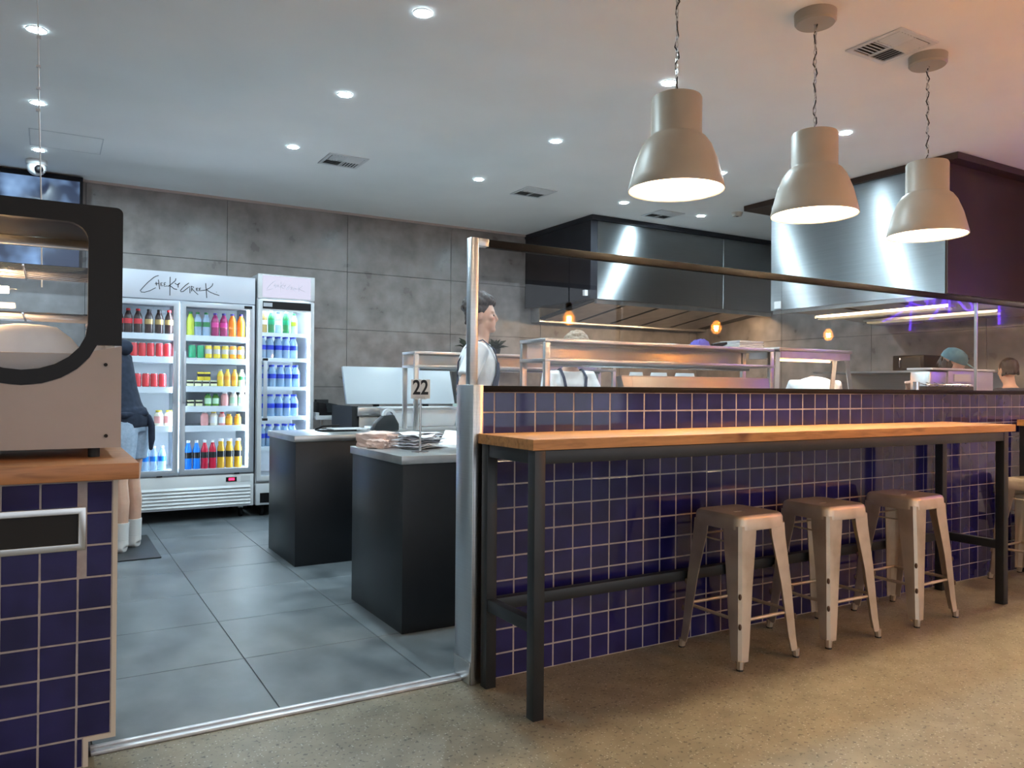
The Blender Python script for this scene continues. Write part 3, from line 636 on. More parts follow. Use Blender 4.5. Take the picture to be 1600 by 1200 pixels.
# ------------------------------------------------------------------ black service counters
def counter(name, label, x0, x1, y0, y1, h):
    t = thing(name, label, 'counter', ((x0+x1)/2, (y0+y1)/2, 0))
    MB().box(x0, x1, y0, y1, .0, h-.042).build('carcass', 'blk', t, bevel=.002)
    MB().box(x0-.012, x1+.01, y0-.012, y1+.01, h-.041, h).build('steel_top', 'steel_s', t, bevel=.003)
    return t
counter('service_counter', 'black service counter with steel top holding the table number stand', 1.487, 5.4, 3.538, 4.272, .866)
counter('service_counter', 'black service counter with steel top in front of the slim fridge', 1.42, 4.6, 5.207, 5.925, .872)

# papers and small things on the first counter
def crumple(c, sx, sy, h, rz, seed, n=9):
    vs = []; N = n+1
    for i in range(N):
        for j in range(N):
            u, v = i/n*2-1, j/n*2-1; e = max(abs(u), abs(v))
            z = h*(1-e**4)*(.75+.6*noise.noise((u*2.2+seed, v*2.2, seed)))
            q = Vector((u*sx/2*(1+.06*noise.noise((u, v*3, seed))), v*sy/2*(1+.06*noise.noise((u*3, v, seed+3))), max(z, 0)+.003)); q.rotate(Matrix.Rotation(rz, 3, 'Z'))
            vs.append((c[0]+q.x, c[1]+q.y, c[2]+q.z))
    k = len(vs); vs += [(x, y, c[2]) for x, y, z in vs]
    fs = [(i*N+j, (i+1)*N+j, (i+1)*N+j+1, i*N+j+1) for i in range(n) for j in range(n)]; fs += [tuple(k+a for a in reversed(f)) for f in list(fs)]
    edge = [(0, j) for j in range(n)]+[(i, n) for i in range(n)]+[(n, j) for j in range(n, 0, -1)]+[(i, 0) for i in range(n, 0, -1)]
    ids = [i*N+j for i, j in edge]; fs += [(ids[a], ids[(a+1) % len(ids)], k+ids[(a+1) % len(ids)], k+ids[a]) for a in range(len(ids))]
    return MB().add(vs, fs)
pbg = thing('paper_bag_bundle', 'folded pinkish paper bag bundle on the service counter', 'paper bag', (1.64, 4.03, .8665))
def slab(c, L_, W_, H_, rz, n=7, sag=.012, seed=0):
    r = Matrix.Rotation(rz, 3, 'Z'); mb = MB(); rs = []
    for i in range(n):
        f = i/(n-1)*2-1; k = 1-.16*abs(f)**6
        p = Vector((f*L_/2, .006*noise.noise((f*2, seed, 1)), H_/2+.006*noise.noise((f*3, seed, 5))))
        rs.append((Vector(c)+r @ p, r @ Vector((0, W_/2*k, 0)), Vector((0, 0, H_/2*k))))
    mb.rings(rs, 14); cz = c[2]
    mb.v = [(x, y, max(z+.004*noise.noise((x*30, y*30, z*40+seed)), cz)) for x, y, z in mb.v]
    return mb
def crbox(c, L_, W_, H_, rz, name, m, parent, seed):
    bm = bmesh.new(); bmesh.ops.create_cube(bm, size=1); bmesh.ops.subdivide_edges(bm, edges=bm.edges, cuts=5, use_grid_fill=True)
    r = Matrix.Rotation(rz, 3, 'Z'); org = rootof(parent).location
    for v in bm.verts:
        p = Vector((v.co.x*L_, v.co.y*W_, (v.co.z+.5)*H_)); e = max(abs(v.co.x), abs(v.co.y))*2
        p.z *= 1-.28*max(0, e-.55); n_ = noise.noise_vector((v.co.x*4+seed, v.co.y*4, v.co.z*3)); p += Vector(n_)*.011
        p.z = max(p.z, 0); v.co = Vector(c)+r @ p-org
    me = bpy.data.meshes.new(name); bm.to_mesh(me); bm.free(); me.materials.append(MT[m]); o = bpy.data.objects.new(name, me); COL.objects.link(o); o.parent = parent
    return o
crbox((1.59, 4.155, .8668), .20, .12, .085, 2.1, 'rolled_bag', 'kraft', pbg, 1)
crbox((1.56, 4.06, .8668), .10, .09, .05, 2.4, 'folded_end', 'kraft', pbg, 5)
pp = thing('wrapping_paper_stack', 'crumpled stack of lilac white wrapping paper beside the number stand', 'paper', (1.775, 3.985, .8665))
for k in range(9):
    n = 8; vs = []; ang_ = .6+random.uniform(-.4, .4); rr_ = Matrix.Rotation(ang_, 3, 'Z'); z0 = .8685+k*.0095
    for lay in (0, .0015):
        for i in range(n+1):
            for j in range(n+1):
                u, v = i/n*2-1, j/n*2-1
                q = rr_ @ Vector((u*.115, v*.09, 0)); zz = z0+lay+.012*noise.noise((u*1.6+k, v*1.6, k*2.1))*min(1, k/3+.2)+.006*(1-u*u)
                vs.append((1.775+q.x+random.Random(k).uniform(-.02, .02), 3.985+q.y+random.Random(k+50).uniform(-.02, .02), max(zz, .8672+lay)))
    N = n+1; K = N*N; fs = []
    for i in range(n):
        for j in range(n):
            f = (i*N+j, (i+1)*N+j, (i+1)*N+j+1, i*N+j+1); fs += [tuple(K+a_ for a_ in f), tuple(reversed(f))]
    eg = [j for j in range(n)]+[i*N+n for i in range(n)]+[n*N+j for j in range(n, 0, -1)]+[i*N for i in range(n, 0, -1)]
    fs += [(eg[a_], eg[(a_+1) % len(eg)], K+eg[(a_+1) % len(eg)], K+eg[a_]) for a_ in range(len(eg))]
    MB().add(vs, fs).build('sheet', 'paper', pp, ang=50)
# number stand
ns = thing('table_number_stand', 'steel stand holding a white card with number 22', 'sign', (1.648, 3.70, .866))
MB().lathe([(.045, 0), (.045, .004), (.008, .010)], (1.648, 3.70, .8662), 24).build('base', 'chrome', ns)
MB().cyl((1.648, 3.70, .874), (1.648, 3.70, 1.146), .006, n=12).build('rod', 'chrome', ns)
cr = Matrix.Rotation(math.radians(-30), 3, 'Z')
def onface(mb, c, ang):
    r = Matrix.Rotation(ang, 3, 'Z'); mb.v = [tuple(r @ Vector(v)+Vector(c)) for v in mb.v]; return mb
onface(MB().ring([(-.028, 0), (.028, 0), (.028, .012), (-.028, .012)], [(-.024, .003), (.024, .003), (.024, .012), (-.024, .012)], -.006, .006), (1.648, 3.70, 1.139), math.radians(-30)).build('clip', 'chrome', ns)
card = onface(MB().box(-.049, .049, -.0015, .0015, 0, .098), (1.648, 3.70, 1.143), math.radians(-30)).build('card', 'sheet', ns, label='white card printed with 22')
def text(body, size, parent, c, rotz, m, depth=.0006, squeeze=1):
    cu = bpy.data.curves.new('txt', 'FONT'); cu.body = body; cu.size = size; cu.align_x = 'CENTER'; cu.align_y = 'CENTER'; cu.extrude = depth; cu.offset = .0022
    tmp = bpy.data.objects.new('txt', cu); COL.objects.link(tmp); bpy.context.view_layer.update()
    me = bpy.data.meshes.new_from_object(tmp.evaluated_get(bpy.context.evaluated_depsgraph_get())); bpy.data.objects.remove(tmp)
    rt = Matrix.Rotation(rotz, 4, 'Z') @ Matrix.Rotation(PI/2, 4, 'X') @ Matrix.Diagonal((squeeze, 1, 1, 1))
    me.transform(Matrix.Translation(Vector(c)-rootof(parent).location) @ rt)
    me.materials.clear(); me.materials.append(MT[m]); o = bpy.data.objects.new('printed_number', me); COL.objects.link(o); o.parent = parent; return o
dv = Matrix.Rotation(math.radians(-30), 3, 'Z') @ Vector((0, -.0025, 0))
text('22', .104, card, (1.648+dv.x, 3.70+dv.y, 1.197), math.radians(-30), 'ink', squeeze=.78)
# white sheet leaning
ws = MB(); 
ws.add([(1.97, 4.16, .867), (2.16, 4.0, .867), (2.3, 4.22, .92), (2.06, 4.25, .945), (1.97, 4.161, .868), (2.16, 4.001, .868), (2.3, 4.224, .9215), (2.06, 4.254, .9465)], [(0, 1, 2, 3), (7, 6, 5, 4), (0, 4, 5, 1), (1, 5, 6, 2), (2, 6, 7, 3), (3, 7, 4, 0)])
one('white_paper_sheet', ws, 'sheet', 'large white paper sheet curling up at the rear of the service counter', 'paper')
dk = crumple((2.2, 3.82, .8665), .16, .12, .07, .2, 9); one('dark_cloth', dk, 'gun', 'dark grey crumpled cloth beside the steel end post', 'cloth')
# tape dispenser style gun on the far counter
tg = thing('tape_dispenser', 'dark grey tape dispenser with pale tape roll on the far counter', 'tape dispenser', (2.2, 5.62, .872))
MB().prism([(2.10, .8725), (2.31, .8725), (2.31, .92), (2.27, .99), (2.19, .985), (2.13, .93)], 5.58, 5.66).build('body', 'gun', tg, bevel=.006)
MB().shell([(.03, -.02), (.05, -.02), (.05, .02), (.03, .02)], (0, 0, 0), 20)
rl = MB(); rl.shell([(.03, -.018), (.052, -.018), (.052, .018), (.03, .018)], (0, 0, 0), 20)
rl.v = [(x+2.24, z+5.62, y+.985) for x, y, z in rl.v]; rl.build('tape_roll', 'greyw', tg)
ck = thing('clipboard', 'black clipboard with grey papers on the far counter', 'clipboard', (1.85, 5.7, .872))
MB().box(1.72, 1.98, 5.6, 5.8, .8725, .884).build('board', 'blkp', ck, bevel=.004); MB().box(1.80, 2.05, 5.58, 5.76, .8845, .892).build('paper', 'greyw', ck)
MB().limb([(1.70, 5.7, .885), (1.74, 5.66, .91), (1.86, 5.64, .915)], .008, 8).build('clip', 'blkp', ck)
# POS stand by the wall
ps = thing('low_steel_shelf', 'low pale steel shelf beside the slim fridge', 'shelf', (2.41, 7.45, 0))
MB().box(2.185, 2.64, 7.3, 7.7, .885, .925).build('top', 'greyw', ps, bevel=.004); MB().box(2.185, 2.21, 7.3, 7.7, .925, .955).build('lip', 'greyw', ps)
for x in (2.24, 2.58):
    for y in (7.33, 7.66): MB().cyl((x, y, 0), (x, y, .885), .012, n=10).build('leg', 'steel_s', ps)
MB().box(2.2, 2.62, 7.34, 7.68, .30, .32).build('lower_shelf', 'blkm', ps)
rg = thing('cash_register', 'black cash register on the low steel shelf', 'register', (2.32, 7.5, .925))
MB().prism([(2.225, .926), (2.46, .926), (2.46, .95), (2.40, 1.02), (2.225, 1.055)], 7.36, 7.6).build('body', 'blkp', rg, bevel=.005)
MB().prism([(2.30, .955), (2.43, .955), (2.40, 1.03), (2.29, 1.05)], 7.345, 7.359).build('keypad', 'gun', rg)
MB().box(2.24, 2.36, 7.5, 7.56, 1.04, 1.075).build('printer', 'blkm', rg)
# back prep bench with open white lid
pb = thing('prep_bench', 'steel prep bench with raised white lid against the back wall', 'bench', (2.9, 6.9, 0))
MB().box(2.36, 4.4, 6.62, 7.25, .02, .94).build('body', 'steel_s', pb, bevel=.004)
MB().box(2.34, 4.42, 6.60, 7.27, .94, 1.02).build('worktop', 'steel_s', pb, bevel=.004)
lid = MB().prism([(6.86, 1.045), (6.90, 1.04), (7.03, 1.385), (6.99, 1.39)], 2.33, 3.42, 'x').build('lid', 'lidw', pb, bevel=.004)
for x in (2.6, 3.1): MB().box(x, x+.05, 6.885, 6.92, 1.02, 1.06).build('hinge', 'blkp', lid)
MB().box(2.30, 2.355, 6.63, 7.2, .02, 1.03).build('dark_end_panel', 'blkm', pb)
one('white_storage_tub', MB().prism([(2.45, .875), (2.98, .875), (3.02, 1.02), (2.42, 1.02)], 5.98, 6.28).box(2.40, 3.04, 5.96, 6.30, 1.021, 1.036), 'white', 'white plastic tub behind the tape dispenser', 'tub', bevel=.004)
tub = bpy.data.objects['white_storage_tub']
one('tub_bench', MB().box(2.3, 4.4, 5.94, 6.32, .80, .874).box(2.32, 2.36, 5.96, 6.30, 0, .80).box(4.34, 4.38, 5.96, 6.30, 0, .80), 'steel_s', 'narrow steel bench holding white tub and mint container', 'bench', bevel=.003)
mc = thing('mint_container', 'pale mint plastic container with steel tray beside the white tub', 'container', (3.2, 6.1, .874))
MB().prism([(3.09, .875), (3.27, .875), (3.29, 1.06), (3.07, 1.06)], 5.97, 6.2).build('tub', 'mint', mc, bevel=.004)
MB().box(3.3, 3.75, 5.97, 6.2, .875, 1.03).build('steel_pan', 'steel_s', mc, bevel=.003); MB().box(3.29, 3.77, 5.96, 6.21, 1.031, 1.05).build('rim', 'greyw', mc)

# ------------------------------------------------------------------ gantries (overhead pass shelves)
def gantry(label, x0, x1, y0, y1, base, zt, zb, xs):
    t = thing('pass_gantry', label, 'shelf', ((x0+x1)/2, (y0+y1)/2, base), group='steel pass gantries on the counters')
    MB().box(x0, x1, y0, y1, zt-.022, zt).build('top_shelf', 'steel_s', t, bevel=.003)
    MB().box(x0, x1, y0, y1, zb, zb+.02).build('lower_shelf', 'steel_s', t, bevel=.003)
    MB().box(x0+.01, x1-.01, y1-.02, y1-.01, zb+.0205, zt-.0225).build('back_panel', 'steel', t)
    for x in xs:
        for y in (y0, y1-.03): MB().box(x, x+.035, y+.001, y+.029, base+.001, zt-.0225).build('upright', 'steel_s', t, bevel=.003)
    MB().limb([(x0+.1, (y0+y1)/2, zb-.012), (x1-.1, (y0+y1)/2, zb-.012)], .01, 8).build('lamp_tube', 'chrome', t)
    return t
g1 = gantry('long steel pass gantry standing on the counter behind the tray', 2.41, 4.29, 3.70, 3.98, .866, 1.486, 1.352, (2.412, 4.25)); del g1['group']
g2 = gantry('long steel pass gantry on the far counter behind the young man', 2.42, 4.38, 5.55, 5.80, .872, 1.480, 1.355, (2.422, 4.34)); del g2['group']
# heated gantry with splayed end frame
g3 = thing('heated_display_gantry', 'heated steel display gantry with splayed end legs', 'shelf', (4.9, 3.85, .866))
MB().box(4.36, 5.16, 3.72, 4.02, 1.475, 1.50).build('top_shelf', 'steel_s', g3, bevel=.003)
MB().box(4.38, 5.14, 3.73, 4.01, 1.425, 1.4745).build('heater_housing', 'steel_s', g3)
MB().limb([(4.42, 3.80, 1.415), (5.0, 3.80, 1.415)], .007, 8).build('heater_tube', 'gheat', g3)
for x, dx in ((4.38, -.02), (5.0, -.09), (5.12, .13)):
    MB().limb([(x+dx, 3.75, .874), (x, 3.75, 1.466)], (.02, .02), 4).build('leg', 'steel_s', g3)
# raised tray hood
th_ = thing('slanted_steel_tray', 'wide slanted steel tray on the counter below the gantry', 'tray', (3.55, 3.62, .866))
MB().prism([(3.56, .867), (3.58, .867), (3.65, 1.272), (3.63, 1.274)], 2.98, 4.15, 'x').build('face', 'steel', th_)
MB().add([(2.975, 3.56, .867), (2.90, 3.63, 1.274), (2.90, 3.68, 1.274), (2.975, 3.66, .867), (2.979, 3.56, .867), (2.979, 3.63, 1.274), (2.979, 3.68, 1.274), (2.979, 3.66, .867)], [(0, 1, 2, 3), (7, 6, 5, 4), (0, 4, 5, 1), (1, 5, 6, 2), (2, 6, 7, 3), (3, 7, 4, 0)]).build('end_cheek', 'steel_s', th_)
MB().box(2.9, 4.16, 3.628, 3.66, 1.2745, 1.281).build('rim', 'steel_s', th_)
# things on gantry A
for k in range(3):
    one('foam_box', MB().prism([(4.0, 1.4865+k*.016), (4.22, 1.4865+k*.016), (4.23, 1.5015+k*.016), (3.99, 1.5015+k*.016)], 3.74, 3.92), 'white', ['lowest', 'middle', 'topmost'][k]+' white takeaway box of the stack on the long gantry', 'box', 'takeaway boxes on the gantry', bevel=.003)
pc = thing('blue_cloth_bundle', 'violet blue cloth bundle on the long gantry', 'cloth', (3.69, 3.8, 1.486))
crumple((3.69, 3.8, 1.4865), .11, .1, .05, 0, 4).build('cloth', cmat('d_violet', (.12, .10, .42), .9), pc)
one('dark_scoop', MB().limb([(3.80, 3.8, 1.497), (3.86, 3.8, 1.500), (3.93, 3.8, 1.515)], [.01, .018, .012], 8), 'blkp', 'dark scoop lying on the long gantry', 'scoop')
for x in (3.12, 3.52, 3.78):
    k = {3.12: 'left of the other bags, widest', 3.52: 'in the middle', 3.78: 'by the cream box'}[x]
bagx = [('tall white plastic bag hanging behind the slanted tray', 3.42, .12), ('white plastic bag with creases beside the tall bag', 3.62, .16), ('folded white bag pile behind the tray end', 3.86, .2)]
for lab, x, wd in bagx:
    mb = MB(); mb.rings([((x, 4.12, .867), (wd/2, 0, 0), (0, .06, 0)), ((x+.01, 4.12, 1.1), (wd*.55, 0, 0), (0, .07, 0)), ((x-.005, 4.12, 1.25), (wd*.5, 0, 0), (0, .05, 0)), ((x, 4.12, 1.315), (wd*.42, 0, 0), (0, .025, 0))], 14)
    one('white_plastic_bag', mb, 'sheet', lab, 'bag')
# shelf with plants on the back wall, left of the hood
wsf = thing('wall_shelf', 'dark wall shelf with trailing plants beside the hood end', 'shelf', (4.45, 7.9, 1.55))
MB().box(3.9, 4.95, 7.72, 8.085, 1.52, 1.55).build('board', 'steel_s', wsf, bevel=.003)
for x in (4.0, 4.4): MB().box(x, x+.02, 7.74, 8.085, 1.0, 1.519).build('upright', 'steel_s', wsf)
for n_, (x, lab) in enumerate(((4.08, 'small dark leafy plant in black pot at the shelf end'), (4.42, 'small dark leafy plant in black pot beside the hood'))):
    t = thing('potted_plant', lab, 'plant', (x, 7.85, 1.55))
    MB().lathe([(.05, 0), (.07, .1), (.062, .1), (.05, .08)], (x, 7.85, 1.5505), 14).build('pot', 'blkm', t)
    fo = MB()
    for k in range(34):
        a = random.uniform(0, 2*PI); l = random.uniform(.08, .2); e = random.uniform(.1, .9); p0 = Vector((x, 7.85, 1.64)); dr = Vector((math.cos(a)*math.cos(e), math.sin(a)*math.cos(e)*.8, math.sin(e)))
        fo.limb([p0, p0+dr*l*.6+Vector((0, 0, .02)), p0+dr*l], [(.006, .003), (.02, .003), (.002, .001)], 6)
    if n_ == 0: MT['leaf'] = noisy('dark_leaf', (.012, .016, .008), (.03, .035, .018), 20, .7)
    fo.build('foliage', 'leaf', t)['kind'] = 'stuff'

# ------------------------------------------------------------------ hoods
def hood1():
    t = thing('exhaust_hood', 'long stainless exhaust hood along the back wall with dark end panel', 'hood', (6.4, 7.4, 2.1))
    MB().box(5.06, XR-.02, 6.752, 6.765, 2.17, 3.005).build('front_panel', 'hood', t)
    MB().box(6.93, 6.94, 6.747, 6.7515, 2.17, 3.005).build('seam', 'steel_s', t)
    MB().box(4.97, 5.06, 6.755, 8.085, 2.17, 3.005).build('end_panel', 'dknavy', t)
    MB().box(4.96, XR-.02, 6.715, 8.085, 3.006, 3.058).build('flashing', 'dknavy', t)
    MB().box(5.06, XR-.02, 6.765, 6.80, 2.12, 2.168).build('front_lip', 'steel_s', t)
    MB().box(5.06, XR-.02, 7.90, 8.085, 2.0, 2.17).build('rear_channel', 'steel_s', t)
    MB().prism([(6.81, 2.17), (7.89, 2.03), (7.89, 2.05), (6.81, 2.19)], 5.06, XR-.02, 'x').build('filter_bed', 'gun', t)
    k = 0
    x = 5.12
    while x < XR-.5:
        MB().prism([(6.83, 2.158), (7.87, 2.020), (7.87, 2.028), (6.83, 2.166)], x, x+.44, 'x').build('filter', 'steel_s', t); x += .50
    for x in (5.5, 6.4, 7.3): MB().box(x-.3, x+.3, 6.803, 6.845, 2.138, 2.150).build('lamp', 'hoodlamp', t)
    MB().box(4.93, 4.969, 6.80, 6.84, 2.2, 2.26).build('rating_sticker', 'sheet', t)
hood1()
def hood2():
    t = thing('exhaust_hood', 'deep stainless exhaust hood above the grill line with dark bronze end', 'hood', (6.9, 4.4, 1.97))
    MB().box(6.07, 6.083, 3.56, 5.285, 1.975, 3.005).build('front_panel', 'hood', t)
    MB().box(6.083, XR-.02, 3.545, 3.56, 1.975, 3.005).build('end_panel', 'dkpanel', t)
    MB().box(6.083, XR-.02, 5.27, 5.285, 1.975, 3.005).build('far_end_panel', 'steel_s', t)
    MB().box(6.03, XR-.02, 3.44, 5.6, 3.006, 3.058).build('flashing', 'dkpanel', t)
    MB().box(6.083, 6.12, 3.561, 5.269, 1.94, 1.974).build('front_lip', 'steel_s', t)
    MB().prism([(6.13, 2.02), (7.6, 1.93), (7.6, 1.95), (6.13, 2.04)], 3.565, 5.265, 'y') if False else None
    for k in range(3):
        y0 = 3.62+k*.56
        MB().add([(6.15, y0, 1.99), (7.7, y0, 1.90), (7.7, y0+.48, 1.90), (6.15, y0+.48, 1.99), (6.15, y0, 2.01), (7.7, y0, 1.92), (7.7, y0+.48, 1.92), (6.15, y0+.48, 2.01)], [(0, 3, 2, 1), (4, 5, 6, 7), (0, 1, 5, 4), (1, 2, 6, 5), (2, 3, 7, 6), (3, 0, 4, 7)]).build('filter', 'steel_s', t)
    for x in (6.45, 7.2): MB().box(x-.05, x+.05, 3.75, 5.0, 1.885, 1.90).build('lamp', 'dimlamp', t); MB().box(x-.06, x+.06, 3.72, 5.03, 1.9005, 1.925).build('lamp_housing', 'steel_s', t)
    for y in (3.9, 4.6): MB().box(6.124, 6.16, y, y+.55, 1.955, 1.968).build('added_strip_lamp', 'hoodlamp', t)  # added strips hidden behind the lip to warm the wall below
    MB().box(6.0635, 6.0695, 5.16, 5.24, 1.99, 2.06).build('rating_sticker', 'sheet', t)
hood2()
# cook line under the second hood
gl = thing('grill_line', 'steel cooking line under the deep hood', 'cooker', (7.1, 4.5, 0))
MB().box(6.95, XR-.02, 3.95, 5.6, .02, .90).build('body', 'steel_s', gl, bevel=.004)
MB().box(6.93, XR-.02, 3.93, 5.62, .90, .94).build('hotplate', 'gun', gl, bevel=.003)
MB().box(XR-.08, XR-.021, 3.95, 5.6, .94, 1.38).build('splashback', 'steel', gl)
MB().box(7.1, XR-.021, 3.95, 5.6, 1.381, 1.40).build('salamander_shelf', 'steel_s', gl)
mw = thing('dark_oven', 'small black countertop oven on the shelf under the deep hood', 'oven', (7.4, 4.6, 1.40))
MB().box(7.16, 7.6, 4.4, 4.72, 1.401, 1.55).build('body', 'blkp', mw, bevel=.01); MB().box(7.154, 7.159, 4.43, 4.62, 1.42, 1.53).build('door', 'gun', mw); MB().limb([(7.15, 4.635, 1.43), (7.14, 4.635, 1.475), (7.15, 4.635, 1.52)], .005, 6).build('handle', 'chrome', mw)
# bench behind the wall at the right with steel box and grill
sb = thing('steel_bench', 'steel bench behind the bar wall holding the grill', 'bench', (5.9, 3.15, 0))
MB().box(4.9, 7.2, 2.96, 3.32, .86, .90).build('top', 'steel_s', sb, bevel=.003)
for x in (4.93, 7.12):
    for y in (2.98, 3.27): MB().box(x, x+.035, y, y+.035, 0, .86).build('leg', 'steel_s', sb)
sx = thing('steel_cabinet', 'pale lilac steel cabinet standing behind the glass joint', 'cabinet', (5.66, 3.16, .90))
MB().box(5.30, 5.86, 3.08, 3.24, .901, 1.345).build('body', cmat('d_lilac', (.42, .42, .52), .35, .5), sx, bevel=.005)
MB().box(5.10, 5.2995, 3.09, 3.23, .901, 1.335).build('side_section', 'steel_s', sx, bevel=.004)
MB().box(5.09, 5.87, 3.07, 3.25, 1.3455, 1.36).build('lid', 'greyw', sx, bevel=.003)
MB().box(5.36, 5.56, 3.074, 3.079, 1.27, 1.32).build('vent_label', 'greyw', sx)
gr = thing('skewer_grill', 'small dark skewer grill with silver end in front of the cabinet', 'grill', (5.1, 3.0, .90))
MB().box(4.86, 5.4, 2.965, 3.06, .901, 1.235).build('body', 'blkm', gr, bevel=.004)
for k in range(6): MB().limb([(4.9+k*.09, 2.97, 1.237), (4.9+k*.09, 3.05, 1.26)], .004, 6).build('skewer', 'chrome', gr)
MB().limb([(4.86, 2.975, 1.245), (5.39, 2.975, 1.245)], .004, 6).build('rail', 'chrome', gr)
MB().cyl((4.80, 3.0, .901), (4.80, 3.0, 1.262), .02, n=14).build('silver_post', 'chrome', gr)

# ------------------------------------------------------------------ bar table
def bar_table(x0, x1, label):
    t = thing('bar_table', label, 'table', ((x0+x1)/2, 2.59, 0))
    n = 4
    for k in range(n):
        a, b = 2.372+k*(2.79-2.372)/n, 2.372+(k+1)*(2.79-2.372)/n
        MB().box(x0, x1, a, b, .976, 1.016).build('plank', 'wood', t, bevel=.0015, seg=1)
    lx = (x0+.012, x1-.155+.045 if x1 < 5 else x1-.06)
    for x in lx:
        for y in (2.378, 2.73): MB().box(x, x+.046, y, y+.048, 0, .975).build('leg', 'gun', t, bevel=.002)
        MB().box(x+.003, x+.043, 2.4265, 2.7295, .31, .357).build('end_stretcher', 'gun', t, bevel=.002)
        MB().box(x+.003, x+.043, 2.4265, 2.7295, .925, .975).build('end_apron', 'gun', t, bevel=.002)
    MB().box(lx[0]+.0465, lx[1]-.0005, 2.735, 2.775, .306, .354).build('back_stretcher', 'gun', t, bevel=.002)
    for y in (2.38, 2.735): MB().box(lx[0]+.0465, lx[1]-.0005, y, y+.04, .925, .975).build('long_apron', 'gun', t, bevel=.002)
    return t
bar_table(1.497, 4.752, 'long bar table with orange timber top and dark steel frame')
bar_table(5.60, 7.6, 'second bar table standing beyond the long one')

# ------------------------------------------------------------------ stools
def make_stool():
    t = thing('metal_stool', 'x', 'stool')
    H = .65; s = .145
    n = 24
    def rr(h, r, m=6):
        p = []
        for cxx, cyy, a0 in ((h-r, h-r, 0), (-h+r, h-r, PI/2), (-h+r, -h+r, PI), (h-r, -h+r, 3*PI/2)):
            for k in range(m): a = a0+PI/2*k/(m-1); p.append((cxx+r*math.cos(a), cyy+r*math.sin(a)))
        return p
    levels = [(rr(.150, .045), H-.062), (rr(.148, .045), H-.018), (rr(.143, .043), H-.006), (rr(.135, .04), H)]
    m = len(levels[0][0]); vs = []; fs = []
    for p, z in levels: vs += [(x, y, z) for x, y in p]
    k = len(levels)
    for i in range(k-1): fs += [(i*m+j, i*m+(j+1) % m, (i+1)*m+(j+1) % m, (i+1)*m+j) for j in range(m)]
    # dished top with slot
    inner = rr(.105, .03); vs += [(x, y, H-.006) for x, y in inner]; b = k*m
    fs += [((k-1)*m+j, (k-1)*m+(j+1) % m, b+(j+1) % m, b+j) for j in range(m)]
    hole = [(.035 if x > 0 else -.035, .010 if y > 0 else -.010) for x, y in inner]
    hole = [(.03*math.copysign(1, x)*min(1, abs(x)/.06), .010*math.copysign(1, y)) for x, y in inner]
    vs += [(x, y, H-.007) for x, y in hole]; c = b+m
    fs += [(b+j, b+(j+1) % m, c+(j+1) % m, c+j) for j in range(m)]
    vs += [(x, y, H-.03) for x, y in hole]; d = c+m
    fs += [(c+j, c+(j+1) % m, d+(j+1) % m, d+j) for j in range(m)]
    MB().add(vs, fs).build('seat', 'stool', t, ang=40)
    MB().ring(rr(.1485, .045), rr(.138, .04), H-.066, H-.0615, 'z').build('seat_hem', 'stool', t)
    for sx_ in (-1, 1):
        for sy_ in (-1, 1):
            top, bot = .146, .188; lg = MB(); n2 = 7; vs = []
            prof = []
            for f, z in ((0, H-.045), (.06, H-.10), (.5, .34), (.86, .10), (1, .035)):
                cc = top+(bot-top)*f; w_ = .100*(1-f)+.050*f
                # angle section folded sheet with rounded corner
                prof.append([(cc-w_, cc), (cc-w_*.45, cc+.001), (cc-.012, cc), (cc, cc-.012), (cc+.001, cc-w_*.45), (cc, cc-w_),
                             (cc-.004, cc-w_), (cc-.006, cc-w_*.45), (cc-.016, cc-.016), (cc-w_*.45, cc-.006), (cc-w_, cc-.004)])
            zs = [H-.045, H-.10, .34, .10, .035]; q = len(prof[0])
            for P_, z in zip(prof, zs): vs += [(x*sx_, y*sy_, z) for x, y in P_]
            fs = [(i*q+j, i*q+(j+1) % q, (i+1)*q+(j+1) % q, (i+1)*q+j) for i in range(len(zs)-1) for j in range(q)]
            fs += [tuple(range(q)), tuple((len(zs)-1)*q+j for j in range(q))]
            L_ = lg.add(vs, fs).build('leg', 'stool', t, ang=30)
            MB().limb([((bot-.013)*sx_, (bot-.013)*sy_, .04), ((bot-.010)*sx_, (bot-.010)*sy_, .006)], [.019, .014], 8).build('foot_cap', 'stool', L_)
            MB().limb([((bot-.010)*sx_, (bot-.010)*sy_, .0065), ((bot-.010)*sx_, (bot-.010)*sy_, 0)], .015, 8).build('rubber_foot', 'rubber', L_)
            for f in (.52, .74):
                cc = top+(bot-top)*f; z = H-.045-(H-.08)*f
                MB().ell(((cc-.003)*sx_, (cc-.003)*sy_, z), (.007, .007, .014), 8, 6).build('wear_mark', 'rust', L_)
    c_ = .146+(.188-.146)*.72-.012; zz = .205
    for a, b in (((-c_, c_), (c_, c_)), ((c_, c_), (c_, -c_)), ((c_, -c_), (-c_, -c_)), ((-c_, -c_), (-c_, c_))):
        MB().limb([(*a, zz), (*b, zz)], .008, 8).build('stretcher', 'stool', t)
    for a, b in (((-.14, .14), (.14, -.14)),): 
        MB().limb([(-.145, .13, H-.12), (.145, .13, H-.12)], .004, 6).build('brace', 'stool', t); MB().limb([(-.13, -.145, H-.125), (-.13, .145, H-.125)], .004, 6).build('brace', 'stool', t)
    return t
st = make_stool()
SG = 'metal stools at the bar tables'
spots = [(2.732, 2.557, .0, 'champagne metal stool nearest the end post at the long bar table'), (3.318, 2.552, -.03, 'champagne metal stool in the middle of the three at the long bar table'), (3.985, 2.552, .02, 'champagne metal stool nearest the far end of the long bar table'), (5.40, 2.58, .0, 'champagne metal stool by the second bar table')]
